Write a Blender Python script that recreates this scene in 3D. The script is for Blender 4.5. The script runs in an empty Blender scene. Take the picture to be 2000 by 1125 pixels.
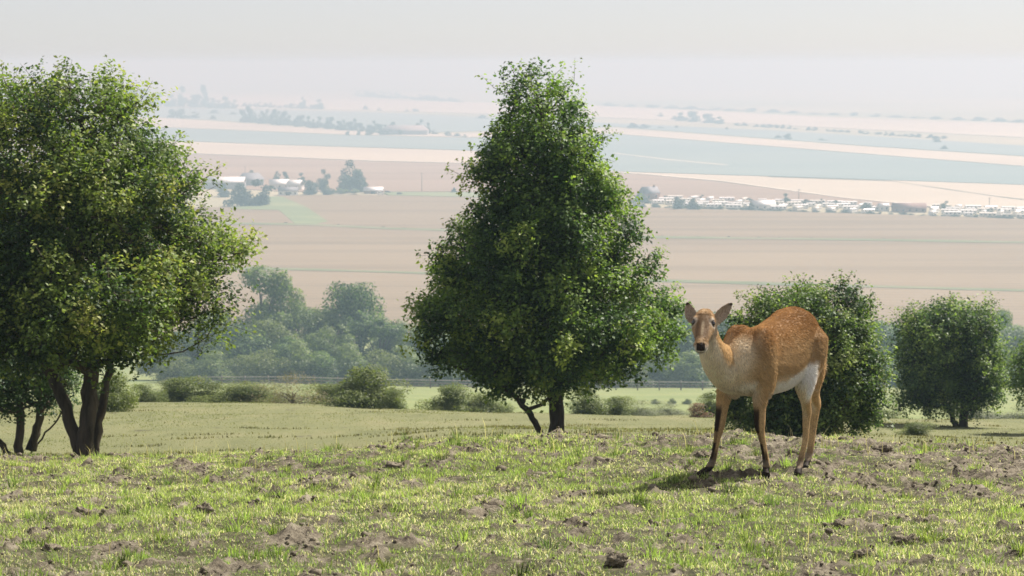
import bpy, math, random
import numpy as np
from mathutils import Vector, Matrix

# ------------------------------------------------------------------ camera, sky, sun, exposure
scene = bpy.context.scene
ORD = ('first second third fourth fifth sixth seventh eighth ninth tenth eleventh twelfth thirteenth fourteenth fifteenth sixteenth seventeenth eighteenth nineteenth twentieth twenty-first twenty-second '
       'twenty-third twenty-fourth twenty-fifth twenty-sixth twenty-seventh twenty-eighth twenty-ninth thirtieth thirty-first thirty-second thirty-third thirty-fourth thirty-fifth thirty-sixth').split()
def number_row(name, group, text):             # objects of one row, counted from the left of the view
    row = sorted((o for o in scene.objects if o.name.split('.')[0] == name and o.get('group') == group and o.get('row')), key=lambda o: o.location.x / o.location.y)
    for k, o in enumerate(row):
        o['label'] = text % ORD[k]
        del o['row']
COL = scene.collection
FPX, W0, H0 = 3732.0, 2000.0, 1125.0          # focal length in photo pixels, photo size
HORIZON = 125.0
PITCH = math.atan((H0 / 2 - HORIZON) / FPX)
CZ = 2.44                                     # eye height above the antelope's footing
cam_data = bpy.data.cameras.new('camera')
cam_data.sensor_width = 36.0
cam_data.lens = 36.0 * FPX / W0
cam_data.clip_start, cam_data.clip_end = 0.1, 90000.0
cam_data.dof.use_dof = True
cam_data.dof.focus_distance = 11.6
cam_data.dof.aperture_fstop = 8.0
cam = bpy.data.objects.new('camera', cam_data)
cam.location = (0, 0, CZ)
cam.rotation_euler = (math.pi / 2 - PITCH, 0, 0)
COL.objects.link(cam)
scene.camera = cam

SUN_ELEV, SUN_AZ = math.radians(47), math.radians(46)      # azimuth from +Y towards +X
world = bpy.data.worlds.new('World')
scene.world = world
world.use_nodes = True
wn = world.node_tree
wn.nodes.clear()
sky = wn.nodes.new('ShaderNodeTexSky')
sky.sky_type = 'NISHITA'
sky.sun_disc = False
sky.sun_elevation, sky.sun_rotation = SUN_ELEV, SUN_AZ
sky.air_density, sky.dust_density, sky.ozone_density = 0.5, 0.8, 1.0
bgn = wn.nodes.new('ShaderNodeBackground')
bgn.inputs['Strength'].default_value = 0.097
won = wn.nodes.new('ShaderNodeOutputWorld')
veil = wn.nodes.new('ShaderNodeMix'); veil.data_type = 'RGBA'      # thin even high haze over the whole sky
veil.inputs[0].default_value = 0.76
veil.inputs[7].default_value = (3.47, 3.28, 3.16, 1)
wn.links.new(sky.outputs[0], veil.inputs[6])
wn.links.new(veil.outputs[2], bgn.inputs[0])
wn.links.new(bgn.outputs[0], won.inputs[0])

sd = bpy.data.lights.new('sun', 'SUN')
sd.energy, sd.angle, sd.color = 5.0, math.radians(0.6), (1.0, 0.95, 0.87)
sun = bpy.data.objects.new('sun', sd)
sdir = Vector((math.sin(SUN_AZ) * math.cos(SUN_ELEV), math.cos(SUN_AZ) * math.cos(SUN_ELEV), math.sin(SUN_ELEV)))
sun.rotation_euler = sdir.to_track_quat('Z', 'Y').to_euler()
sun.location = (30, 30, 60)
COL.objects.link(sun)

vs = scene.view_settings
vs.view_transform, vs.look, vs.gamma, vs.exposure = 'Standard', 'None', 1.0, 1.0
vs.use_curve_mapping = False
cy = scene.cycles
cy.use_denoising = True
cy.max_bounces, cy.diffuse_bounces, cy.glossy_bounces = 8, 2, 2
cy.transmission_bounces, cy.volume_bounces, cy.transparent_max_bounces = 4, 1, 8
cy.caustics_reflective = cy.caustics_refractive = False

# ------------------------------------------------------------------ helpers
rng = np.random.default_rng(7)
cp, sp = math.cos(PITCH), math.sin(PITCH)

def ray(px, py):
    u = (px - W0 / 2) / FPX
    v = -(py - H0 / 2) / FPX
    return np.array([u, cp + v * sp, -sp + v * cp])

def P(px, py, d):                              # the point seen at a photo pixel, d metres ahead of the camera
    r = ray(px, py)
    return np.array([0, 0, CZ]) + r * (d / r[1])

def ZY(d, y):                                  # height of ground seen at row y at distance d
    return P(1000, y, d)[2]

VALLEY = -92.0
def V(px, py, z=VALLEY):                       # the valley floor under a photo pixel
    r = ray(px, py)
    return np.array([0, 0, CZ]) + r * ((z - CZ) / r[2])

def hash2(ix, iy, s):
    h = (ix.astype(np.int64) * 374761393 + iy.astype(np.int64) * 668265263 + s * 1442695041) & 0x7fffffff
    h = ((h ^ (h >> 13)) * 1274126177) & 0x7fffffff
    return ((h ^ (h >> 16)) & 0xffff) / 65535.0

def noise2(x, y, s=0):
    x = np.asarray(x, float); y = np.asarray(y, float)
    ix, iy = np.floor(x), np.floor(y)
    fx, fy = x - ix, y - iy
    fx = fx * fx * (3 - 2 * fx); fy = fy * fy * (3 - 2 * fy)
    ix = ix.astype(np.int64); iy = iy.astype(np.int64)
    a, b = hash2(ix, iy, s), hash2(ix + 1, iy, s)
    c, d = hash2(ix, iy + 1, s), hash2(ix + 1, iy + 1, s)
    return (a + (b - a) * fx) * (1 - fy) + (c + (d - c) * fx) * fy

def fbm(x, y, s=0, o=4):
    t, a, n = 0.0, 0.5, 0.0
    for k in range(o):
        t = t + a * noise2(x * 2 ** k + 17.3 * k, y * 2 ** k - 9.1 * k, s + k); n += a; a *= 0.5
    return t / n

def noise3(p, f, s=0):                         # cheap 3D lump noise in 0..1
    p = np.asarray(p) * f
    return (noise2(p[:, 0] + .37 * p[:, 2], p[:, 1] - .53 * p[:, 2], s) + noise2(p[:, 1] + 5.1, p[:, 2] + .41 * p[:, 0], s + 3)
            + noise2(p[:, 2] - 3.3, p[:, 0] + .29 * p[:, 1], s + 5)) / 3

def mesh_arrays(name, verts, quads=None, tris=None, colors=None, smooth=False):
    m = bpy.data.meshes.new(name)
    verts = np.asarray(verts, np.float32)
    lv, ls, lt, start = [], [], [], 0
    for f, k in ((quads, 4), (tris, 3)):
        if f is not None and len(f):
            f = np.asarray(f, np.int32)
            lv.append(f.ravel()); ls.append(start + np.arange(len(f)) * k); lt.append(np.full(len(f), k)); start += len(f) * k
    lv, ls, lt = np.concatenate(lv), np.concatenate(ls), np.concatenate(lt)
    m.vertices.add(len(verts)); m.vertices.foreach_set('co', verts.ravel())
    m.loops.add(len(lv)); m.loops.foreach_set('vertex_index', lv.astype(np.int32))
    m.polygons.add(len(ls)); m.polygons.foreach_set('loop_start', ls.astype(np.int32)); m.polygons.foreach_set('loop_total', lt.astype(np.int32))
    if smooth:
        m.polygons.foreach_set('use_smooth', np.ones(len(ls), bool))
    m.update(calc_edges=True)
    if colors is not None:
        a = m.color_attributes.new('tint', 'FLOAT_COLOR', 'POINT')
        c = np.ones((len(verts), 4), np.float32); c[:, :3] = colors
        a.data.foreach_set('color', c.ravel())
    return m

def link(name, data, mat=None, parent=None, loc=None):
    o = bpy.data.objects.new(name, data)
    COL.objects.link(o)
    if mat is not None and data is not None and not len(data.materials):
        data.materials.append(mat)
    if parent is not None:
        o.parent = parent
    if loc is not None:
        o.location = loc
    return o

def tag(o, label=None, cat=None, group=None, kind=None):
    if label: o['label'] = label
    if cat: o['category'] = cat
    if group: o['group'] = group
    if kind: o['kind'] = kind
    return o

class MB:                                      # collects tubes, boxes and prisms for one mesh
    def __init__(s): s.v, s.q, s.t, s.n = [], [], [], 0
    def add(s, v, q=(), t=()):
        s.v.append(np.asarray(v, float))
        if len(q): s.q.append(np.asarray(q) + s.n)
        if len(t): s.t.append(np.asarray(t) + s.n)
        s.n += len(v)
    def tube(s, pts, rad, k=6, cap=True):
        pts = np.asarray(pts, float); n = len(pts)
        d = np.gradient(pts, axis=0); d /= np.linalg.norm(d, axis=1)[:, None] + 1e-9
        ref = np.array([0.31, 0.93, 0.17]); a = np.cross(d, ref); a /= np.linalg.norm(a, axis=1)[:, None] + 1e-9
        b = np.cross(d, a); th = np.arange(k) * 2 * math.pi / k
        r = np.asarray(rad, float)
        ring = pts[:, None] + (a[:, None] * np.cos(th)[None, :, None] + b[:, None] * np.sin(th)[None, :, None]) * r.reshape(n, -1, 1)
        i = np.arange(n - 1)[:, None] * k; j = np.arange(k)[None]; j2 = (j + 1) % k
        q = np.stack([i + j, i + j2, i + k + j2, i + k + j], -1).reshape(-1, 4)
        t = []
        if cap:
            t = [(0, x + 1, x) for x in range(1, k - 1)] + [((n - 1) * k, (n - 1) * k + x, (n - 1) * k + x + 1) for x in range(1, k - 1)]
        s.add(ring.reshape(-1, 3), q, t)
    def box(s, lo, hi, M=None):
        x0, y0, z0 = lo; x1, y1, z1 = hi
        v = np.array([(x0, y0, z0), (x1, y0, z0), (x1, y1, z0), (x0, y1, z0), (x0, y0, z1), (x1, y0, z1), (x1, y1, z1), (x0, y1, z1)], float)
        s.add(v, [(0, 3, 2, 1), (4, 5, 6, 7), (0, 1, 5, 4), (1, 2, 6, 5), (2, 3, 7, 6), (3, 0, 4, 7)])
    def mesh(s, name, smooth=False, colors=None):
        return mesh_arrays(name, np.concatenate(s.v), np.concatenate(s.q) if s.q else None, np.concatenate(s.t) if s.t else None, colors, smooth)

# ------------------------------------------------------------------ materials
def new_mat(name):
    m = bpy.data.materials.new(name); m.use_nodes = True
    nt = m.node_tree; nt.nodes.clear()
    out = nt.nodes.new('ShaderNodeOutputMaterial')
    return m, nt, out

def N(nt, kind, **kw):
    n = nt.nodes.new('ShaderNode' + kind)
    for k, v in kw.items():
        if k in n.inputs: n.inputs[k].default_value = v
        else: setattr(n, k, v)
    return n

def mixc(nt, fac, a, b, mode='MIX'):
    n = nt.nodes.new('ShaderNodeMix'); n.data_type = 'RGBA'; n.blend_type = mode
    for i, x in ((0, fac), (6, a), (7, b)):
        if hasattr(x, 'is_linked') or isinstance(x, bpy.types.NodeSocket): nt.links.new(x, n.inputs[i])
        else: n.inputs[i].default_value = x if i == 0 else (*x, 1)
    return n.outputs[2]

def ramp(nt, src, stops):
    n = nt.nodes.new('ShaderNodeValToRGB')
    cr = n.color_ramp
    while len(cr.elements) < len(stops): cr.elements.new(0.5)
    for e, (p, c) in zip(cr.elements, stops):
        e.position = p; e.color = (*c, 1) if isinstance(c, tuple) else (c, c, c, 1)
    nt.links.new(src, n.inputs[0])
    return n.outputs[0]

def coords(nt, scale=(1, 1, 1)):
    g = nt.nodes.new('ShaderNodeNewGeometry')
    m = nt.nodes.new('ShaderNodeMapping'); m.inputs['Scale'].default_value = scale
    nt.links.new(g.outputs['Position'], m.inputs[0])
    return m.outputs[0]

def noise_tex(nt, vec, scale, detail=4, rough=0.6):
    n = N(nt, 'TexNoise', Scale=scale, Detail=detail, Roughness=rough)
    nt.links.new(vec, n.inputs['Vector'])
    return n.outputs[0]

def leaf_material(name, trans=0.4, rough=0.42, spec=0.5, boost=(1.5, 1.7, 0.75)):
    m, nt, out = new_mat(name)
    at = N(nt, 'Attribute', attribute_name='tint')
    p = N(nt, 'BsdfPrincipled', Roughness=rough); p.inputs['Specular IOR Level'].default_value = spec
    nt.links.new(at.outputs[0], p.inputs['Base Color'])
    t = N(nt, 'BsdfTranslucent')
    mul = mixc(nt, 1.0, at.outputs[0], boost, 'MULTIPLY')
    nt.links.new(mul, t.inputs[0])
    mx = N(nt, 'MixShader', Fac=trans)
    nt.links.new(p.outputs[0], mx.inputs[1]); nt.links.new(t.outputs[0], mx.inputs[2])
    nt.links.new(mx.outputs[0], out.inputs[0])
    return m

def plain(name, color, rough=0.7, var=0.25, scale=2.0, spec=0.3, bump=0.0, vec_scale=(1, 1, 1)):
    m, nt, out = new_mat(name)
    p = N(nt, 'BsdfPrincipled', Roughness=rough); p.inputs['Specular IOR Level'].default_value = spec
    v = coords(nt, vec_scale)
    f = noise_tex(nt, v, scale)
    lo = tuple(c * (1 - var) for c in color); hi = tuple(min(1, c * (1 + var)) for c in color)
    nt.links.new(ramp(nt, f, [(0.3, lo), (0.7, hi)]), p.inputs['Base Color'])
    if bump:
        b = N(nt, 'Bump', Strength=1.0, Distance=bump)
        nt.links.new(noise_tex(nt, v, scale * 3), b.inputs['Height']); nt.links.new(b.outputs[0], p.inputs['Normal'])
    nt.links.new(p.outputs[0], out.inputs[0])
    return m

M_LEAF = leaf_material('hawthorn_leaf', 0.40, 0.52, 0.22)
M_LEAF_SOFT = leaf_material('woodland_leaf', 0.42, 0.55, 0.3)
M_GRASS = leaf_material('grass_blade', 0.50, 0.5, 0.35, (1.35, 1.45, 0.8))
M_BARK = plain('bark', (0.085, 0.068, 0.052), 0.9, 0.5, 9.0, 0.2, 0.02, (1, 1, 0.25))
M_BARK_FAR = plain('bark_of_far_trees', (0.07, 0.06, 0.05), 0.9, 0.3, 2.0)
M_WHITE = plain('white_painted_panel', (0.8, 0.8, 0.79), 0.35, 0.05, 0.6, 0.5)
M_CREAM = plain('cream_painted_panel', (0.66, 0.63, 0.56), 0.4, 0.05, 0.6, 0.5)
M_RENDER = plain('white_render', (0.72, 0.71, 0.68), 0.8, 0.08, 0.5)
M_GREYWALL = plain('grey_cladding', (0.30, 0.30, 0.31), 0.7, 0.12, 0.5)
M_PALEROOF = plain('pale_sheet_roof', (0.72, 0.72, 0.71), 0.45, 0.08, 0.4, 0.5)
M_TILE = plain('brown_tile_roof', (0.20, 0.12, 0.10), 0.8, 0.2, 0.8)
M_SLATE = plain('slate_roof', (0.17, 0.17, 0.19), 0.7, 0.15, 0.8)
M_BRICK = plain('brick_wall', (0.25, 0.15, 0.12), 0.85, 0.15, 0.8)
M_GLASS = plain('dark_window_glass', (0.03, 0.035, 0.04), 0.12, 0.1, 1.0, 0.6)
M_DARKCAR = plain('dark_car_paint', (0.05, 0.055, 0.07), 0.3, 0.1, 1.0, 0.6)
M_WOOD = plain('weathered_wood', (0.16, 0.13, 0.10), 0.85, 0.3, 3.0)
M_PALEWOOD = plain('pale_rail_wood', (0.33, 0.30, 0.26), 0.8, 0.2, 3.0)

# ------------------------------------------------------------------ the hillside
def pchip(xk, yk, x):
    xk, yk = np.asarray(xk, float), np.asarray(yk, float)
    h = np.diff(xk); dl = np.diff(yk) / h
    m = np.zeros_like(yk); m[0], m[-1] = dl[0], dl[-1]
    for i in range(1, len(xk) - 1):
        if dl[i - 1] * dl[i] > 0:
            w1, w2 = 2 * h[i] + h[i - 1], h[i] + 2 * h[i - 1]
            m[i] = (w1 + w2) / (w1 / dl[i - 1] + w2 / dl[i])
    x = np.clip(x, xk[0], xk[-1]); i = np.clip(np.searchsorted(xk, x) - 1, 0, len(xk) - 2)
    t = (x - xk[i]) / h[i]
    return (yk[i] * (1 + 2 * t) * (1 - t) ** 2 + m[i] * h[i] * t * (1 - t) ** 2 + yk[i + 1] * t * t * (3 - 2 * t) + m[i + 1] * h[i] * t * t * (t - 1))

_cols = np.array([0, 500, 1000, 1300, 2000.0])
_dist = [-14, 0, 4, 7.5, 9.5, 11.3, 13.5, 16, 20, 25, 30, 40, 60, 100, 180, 250, 350, 420, 520, 600, 680, 760]
_rows = {9.5: (1022, 1015, 1008, 1005, 1010), 11.3: (958, 948, 935, 931, 938), 13.5: (899, 887, 862, 850, 871),
         25: (893, 900, 880, 870, 882), 30: (886, 887, 853, 847, 863), 40: (845, 836, 830, 832, 851), 60: (790, 787, 812, 816, 822)}
_rat = {100: (.180, .180, .188, .189, .190), 180: (.177, .177, .182, .184, .185), 250: (.174, .174, .179, .1805, .1795), 350: (.169, .169, .1715, .172, .172)}
_fix = {-14: 1.5, 0: 1.02, 4: .78, 7.5: .43, 420: -66.9, 520: -82, 600: -88.5, 680: -92.6, 760: -95}
_tab = np.zeros((5, len(_dist)))
for _i, _d in enumerate(_dist):
    for _c in range(5):
        if _d in _rows: _tab[_c, _i] = ZY(_d, _rows[_d][_c])
        elif _d in _rat: _tab[_c, _i] = CZ - _rat[_d][_c] * _d
        elif _d == 16: _tab[_c, _i] = (-1.15, -1.10, -1.0, -1.0, -1.05)[_c]
        elif _d == 20: _tab[_c, _i] = (-1.95, -1.95, -2.0, -2.0, -2.05)[_c]
        else: _tab[_c, _i] = _fix[_d]

# where the antelope's hooves stand: (photo pixel, distance)
HOOVES = [(1496, 930, 10.98), (1372, 929, 11.06), (1558, 931, 11.45), (1573, 917, 11.76)]

def base_height(x, y):
    x = np.asarray(x, float); y = np.asarray(y, float)
    X = 1000 + FPX * x / np.maximum(y, 5.0)
    X = np.clip(X, 0, 2000)
    zs = np.stack([pchip(_dist, _tab[c], y) for c in range(5)])
    i = np.clip(np.searchsorted(_cols, X) - 1, 0, 3)
    t = (X - _cols[i]) / (_cols[i + 1] - _cols[i]); t = t * t * (3 - 2 * t)
    z = np.take_along_axis(zs, i[None], 0)[0] * (1 - t) + np.take_along_axis(zs, i[None] + 1, 0)[0] * t
    near = np.clip((16 - y) / 3, 0, 1) * np.clip((y + 14) / 6, 0, 1)
    z = z + near * ((fbm(x * .9, y * .9, 11, 3) - .5) * .10)
    z = z + np.clip((y - 18) / 30, 0, 1) * np.clip((600 - y) / 300, 0, 1) * (fbm(x * .12, y * .12, 31, 3) - .5) * .45
    return z

_hp = np.array([P(*h) for h in HOOVES])
_hz = base_height(_hp[:, 0], _hp[:, 1])
_K = np.exp(-((_hp[:, None, :2] - _hp[None, :, :2]) ** 2).sum(-1) / (2 * .22 ** 2))
_hw = np.linalg.solve(_K + np.eye(4) * 1e-3, _hp[:, 2] + .006 - _hz)

def soil_mask(x, y):                            # 1 where the turf is worn to bare earth
    a = fbm(x * 2.3 + 3.1, y * 1.7, 51, 4)
    b = fbm(x * 8.0, y * 5.2, 61, 3)
    c = fbm(x * .45 + 1.7, y * .6 + 4.2, 71, 2)
    px = 1000 + FPX * x / np.maximum(y, 5.0)
    t = a * .36 + b * .56 + (c - .5) * .24 + np.clip((px - 950) / 1000, -.6, 1) * .03 + np.clip((y - 9.4) / 4, -.25, 1) * .035
    fleck = np.clip((fbm(x * 12.5, y * 8.2, 131, 2) - .65) / .05, 0, 1)
    return np.maximum(np.clip((t - .503) / .055, 0, 1), fleck)

def ground(x, y):
    x = np.asarray(x, float); y = np.asarray(y, float)
    z = base_height(x, y)
    for k in range(4):
        z = z + _hw[k] * np.exp(-((x - _hp[k, 0]) ** 2 + (y - _hp[k, 1]) ** 2) / (2 * .22 ** 2))
    near = np.clip((15.5 - y) / 2, 0, 1) * np.clip((y - 4) / 2, 0, 1)
    s = soil_mask(x, y)
    lumps = (fbm(x * 9, y * 9, 81, 3) - .5)
    rough = np.abs(fbm(x * 17, y * 17, 91, 2) - .5)
    z = z + near * ((fbm(x * 3.1, y * 3.1, 85, 3) - .5) * .085 + s * (lumps * .09 - .012 + rough * .10))
    return z

_yr = np.concatenate([np.linspace(-14, 5.5, 14), np.arange(5.8, 14.6, .034), np.arange(14.6, 18, .12), np.arange(18, 64, .7), np.geomspace(64, 760, 60)])
_ur = np.concatenate([np.linspace(-5.0, -1.32, 14), np.linspace(-1.28, 1.28, 270), np.linspace(1.32, 5.0, 14)])
_gx = _ur[None] * (.268 * np.maximum(_yr, 6.0) + .15)[:, None]
_gy = np.repeat(_yr[:, None], len(_ur), 1)
_gz = ground(_gx.ravel(), _gy.ravel())
_nr, _nc = _gx.shape
_ii = np.arange(_nr - 1)[:, None] * _nc + np.arange(_nc - 1)[None]
_quads = np.stack([_ii, _ii + 1, _ii + _nc + 1, _ii + _nc], -1).reshape(-1, 4)
_near = np.clip((17 - _gy.ravel()) / 2, 0, 1)
_soil = soil_mask(_gx.ravel(), _gy.ravel()) * _near
hill_mesh = mesh_arrays('hillside', np.stack([_gx.ravel(), _gy.ravel(), _gz], -1), _quads, None,
                        np.stack([_soil, _near, np.clip((_gy.ravel() - 75) / 90, 0, 1)], -1), True)

m, nt, out = new_mat('pasture_ground')
pb = N(nt, 'BsdfPrincipled', Roughness=0.95); pb.inputs['Specular IOR Level'].default_value = 0.15
at = N(nt, 'Attribute', attribute_name='tint')
sep = N(nt, 'SeparateColor'); nt.links.new(at.outputs[0], sep.inputs[0])
v = coords(nt)
soilc = ramp(nt, noise_tex(nt, v, 14, 6, .7), [(.38, (.05, .040, .029)), (.5, (.152, .128, .092)), (.66, (.275, .24, .178))])
thatch = ramp(nt, noise_tex(nt, v, 22, 5, .7), [(.35, (.035, .035, .018)), (.55, (.09, .085, .045)), (.75, (.19, .165, .10))])
nearc = mixc(nt, sep.outputs[0], thatch, soilc)
mead = ramp(nt, noise_tex(nt, coords(nt, (1, .35, 1)), .8, 6, .65), [(.3, (.115, .122, .055)), (.5, (.148, .152, .070)), (.72, (.185, .175, .09))])
speck = ramp(nt, noise_tex(nt, coords(nt, (1, .45, 1)), 1.4, 3, .55), [(.66, 0.0), (.72, 1.0)])
mead = mixc(nt, speck, mead, (.085, .08, .045))
low = ramp(nt, noise_tex(nt, v, .06, 4), [(.35, (.145, .178, .062)), (.65, (.19, .21, .082))])
farc = mixc(nt, sep.outputs[2], mead, low)
nt.links.new(mixc(nt, sep.outputs[1], farc, nearc), pb.inputs['Base Color'])
bp = N(nt, 'Bump', Strength=1.0, Distance=.02)
nt.links.new(noise_tex(nt, v, 40, 6, .7), bp.inputs['Height']); nt.links.new(bp.outputs[0], pb.inputs['Normal'])
nt.links.new(pb.outputs[0], out.inputs[0])
M_HILL = m
tag(link('hillside', hill_mesh, M_HILL), 'grassy pasture hillside worn to bare soil in patches', 'ground', kind='structure')

# ------------------------------------------------------------------ the valley floor and its fields
def field_material(name, lo, mid, hi, rows=0.0, ang=0.0, scale=.004):
    m, nt, out = new_mat(name)
    p = N(nt, 'BsdfPrincipled', Roughness=0.95); p.inputs['Specular IOR Level'].default_value = 0.1
    v = coords(nt)
    c = ramp(nt, noise_tex(nt, coords(nt, (.35, 1, 1)), scale, 6, .62), [(.3, lo), (.5, mid), (.7, hi)])
    if rows:
        mp = N(nt, 'Mapping'); mp.inputs['Rotation'].default_value = (0, 0, ang); nt.links.new(v, mp.inputs[0])
        w = N(nt, 'TexWave', Scale=rows, Distortion=1.2, Detail=2); w.bands_direction = 'Y'
        w.inputs['Detail Scale'].default_value = .3
        nt.links.new(mp.outputs[0], w.inputs[0])
        c = mixc(nt, ramp(nt, w.outputs[1], [(.0, .0), (.75, .0), (1.0, .38)]), c, tuple(x * .62 for x in mid))
        st = noise_tex(nt, coords(nt, (.0016, .045, 1)), 1.0, 3, .6)
        c = mixc(nt, ramp(nt, st, [(.48, .0), (.66, .55)]), c, tuple(x * .72 for x in lo))
    nt.links.new(c, p.inputs['Base Color'])
    nt.links.new(p.outputs[0], out.inputs[0])
    return m

M_WHEAT = field_material('ripe_wheat', (.19, .145, .095), (.22, .169, .113), (.255, .20, .132), .035, .06)
M_PINKISH = field_material('reddish_stubble', (.235, .17, .125), (.262, .19, .14), (.288, .215, .16), .02, .02)
M_BARLEY = field_material('pale_barley', (.35, .315, .255), (.40, .355, .285), (.44, .395, .315))
M_GREENCROP = field_material('green_crop', (.15, .20, .20), (.17, .22, .22), (.20, .245, .235))
M_PASTURE = field_material('valley_pasture', (.13, .165, .085), (.165, .195, .10), (.21, .23, .125), 0, 0, .03)
M_VERGE = field_material('rough_verge', (.10, .12, .06), (.15, .165, .09), (.21, .205, .13), 0, 0, .05)
M_FARLAND = field_material('far_farmland', (.16, .19, .11), (.28, .26, .17), (.40, .35, .25), 0, 0, .0012)

vm = mesh_arrays('valley_floor', [(-26000, 480, VALLEY), (26000, 480, VALLEY), (26000, 44000, VALLEY), (-26000, 44000, VALLEY)], [(0, 1, 2, 3)])
tag(link('valley_floor', vm, M_FARLAND), 'flat farmland of the valley fading into haze', 'ground', kind='structure')

def field(name, pts, mat, label, h=.3):
    p = np.array([V(x, y, VALLEY + h) for x, y in pts]); n = len(p)
    low_ = p.copy(); low_[:, 2] = VALLEY - .2
    m = bpy.data.meshes.new(name)
    m.from_pydata(np.concatenate([p, low_]).tolist(), [], [list(range(n))] + [[i, i + n, (i + 1) % n + n, (i + 1) % n] for i in range(n)])
    m.update()
    o = tag(link(name, m, mat), label, 'field', kind='structure')
    return o

field('wheat_field', [(-900, 700), (2900, 700), (2900, 472), (2000, 426), (1400, 409), (1240, 404), (905, 384), (700, 380), (540, 382), (500, 404), (380, 405), (-900, 398)], M_WHEAT,
      'broad ripe wheat field in front of the farm and caravans', .5)
field('reddish_field', [(-900, 368), (420, 366), (560, 374), (905, 374), (1240, 392), (1400, 396), (1830, 404), (1640, 385), (1400, 354), (1230, 338), (960, 321), (729, 315), (389, 301), (-900, 266)], M_PINKISH,
      'reddish stubble field just behind the farm buildings', .4)
field('barley_field', [(-900, 262), (389, 300), (729, 314), (960, 320), (1230, 337), (1400, 353), (1640, 384), (1835, 404), (2000, 412), (2900, 440), (2900, 398), (2000, 361), (1750, 352.5), (1200, 335), (960, 295.5), (544, 283), (389, 277), (-900, 246)], M_BARLEY,
      'pale barley field beyond the reddish stubble', .5)
field('green_crop_field', [(-900, 243), (365, 275), (544, 282), (960, 294.5), (1200, 334), (1750, 351.5), (2000, 360), (2900, 395), (2900, 372), (2000, 325), (1780, 308), (1200, 262), (914, 269), (689, 264), (345, 250), (-900, 222)], M_GREENCROP,
      'wide blue green crop field across the valley', .5)
field('pale_strip_field', [(-900, 220), (345, 249), (689, 263), (914, 268), (1200, 261), (1780, 307), (2000, 324), (2900, 371), (2900, 350), (2000, 306), (1700, 287), (1200, 250), (850, 262), (600, 250), (330, 231), (-900, 206)], M_BARLEY,
      'pale strip field beyond the blue green crop', .5)
field('far_green_field', [(-900, 203), (330, 229), (600, 246), (850, 258), (1200, 247), (1700, 285), (2000, 304), (2900, 345), (2900, 320), (2000, 284), (1500, 254), (1100, 236), (700, 218), (330, 211), (-900, 192)], M_GREENCROP,
      'far hazy green field with hedge bushes', .5)
field('distant_stubble_field', [(-900, 190), (330, 209), (700, 215), (1100, 226), (1500, 243), (2000, 268), (2900, 300), (2900, 262), (1700, 233), (1100, 203), (600, 192), (100, 176), (-900, 170)], M_BARLEY,
      'distant pale stubble field near the skyline', .5)
field('farm_verge', [(520, 383), (552, 384), (600, 405), (640, 432), (612, 438), (580, 440), (545, 410), (455, 408), (450, 402), (500, 402)], M_PASTURE, 'green grassy track running down from the farm into the wheat', .62)
field('paddock', [(745, 374.5), (910, 375), (1005, 379), (1000, 386), (900, 384), (760, 381)], M_PASTURE, 'narrow pale paddock strip beside the farm shed', .7)

def strip(name, pts, w, mat, label, h):
    c = np.array([V(x, y, VALLEY + h) for x, y in pts])
    xs = np.linspace(0, len(c) - 1, 60); c = np.stack([np.interp(xs, range(len(c)), c[:, k]) for k in range(3)], -1)
    wv = w * (.6 + .8 * noise2(c[:, 0] * .03, c[:, 1] * .03, 5))
    a = c + np.stack([0 * wv, wv / 2, 0 * wv], -1); b = c - np.stack([0 * wv, wv / 2, 0 * wv], -1)
    n = len(c); i = np.arange(n - 1)
    tag(link(name, mesh_arrays(name, np.concatenate([a, b]), np.stack([i + n, i + n + 1, i + 1, i], -1)), mat), label, 'verge', kind='structure')

strip('field_verge', [(330, 434), (600, 438), (760, 446), (900, 450), (1300, 463), (1700, 468), (2300, 478)], 12, M_VERGE, 'green ditch verge across the middle of the wheat', .66)
strip('grass_margin', [(330, 521), (600, 526), (830, 533), (1300, 548), (2300, 575)], 9, M_VERGE, 'green grass margin across the near wheat', .66)
strip('pale_track', [(1180, 333), (1400, 352), (1640, 384.5), (1830, 403.5)], 8, plain('chalky_track', (.6, .55, .45), .9, .1, .1), 'pale chalky track behind the caravans', .75)
strip('drain', [(1500, 345), (1740, 353), (1800, 362), (1960, 385), (2300, 420)], 7, plain('drain_bank', (.09, .10, .06), .9, .2, .1), 'dark drainage ditch in the pale barley', .75)
strip('pale_drain', [(1200, 299), (1300, 311), (1420, 322)], 14, plain('reedy_bank', (.55, .52, .42), .9, .1, .1), 'pale reedy ditch in the blue green crop', .75)

# ------------------------------------------------------------------ haze in the valley air
hb = MB(); hb.box((-27000, -60, VALLEY - 8), (27000, 45000, 12.0))
m, nt, out = new_mat('haze_air')
pv = N(nt, 'VolumePrincipled', Density=0.00060, Anisotropy=0.2)
pv.inputs['Color'].default_value = (.345, .475, .585, 1)
pv.inputs['Absorption Color'].default_value = (.218, .032, .002, 1)
nt.links.new(pv.outputs[0], out.inputs['Volume'])
tag(link('haze', hb.mesh('haze'), m), 'pale summer haze lying over the valley', 'haze', kind='stuff')

# ------------------------------------------------------------------ trees
def unit(v): return v / (np.linalg.norm(v, axis=-1, keepdims=True) + 1e-9)

def leaves(pos, nrm, size, r, cols, fold=.25, aspect=.62):
    n = len(pos)
    nrm = unit(nrm)
    t = unit(np.cross(nrm, unit(r.normal(size=(n, 3)))))
    b = np.cross(nrm, t)
    L = size[:, None]; w = L * aspect * .5
    v = np.stack([pos, pos + t * L * .5 + b * w + nrm * L * fold * .5, pos + t * L, pos + t * L * .5 - b * w + nrm * L * fold * .5], 1).reshape(-1, 3)
    q = np.arange(n * 4).reshape(-1, 4)
    return v, q, np.repeat(cols, 4, 0)

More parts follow.
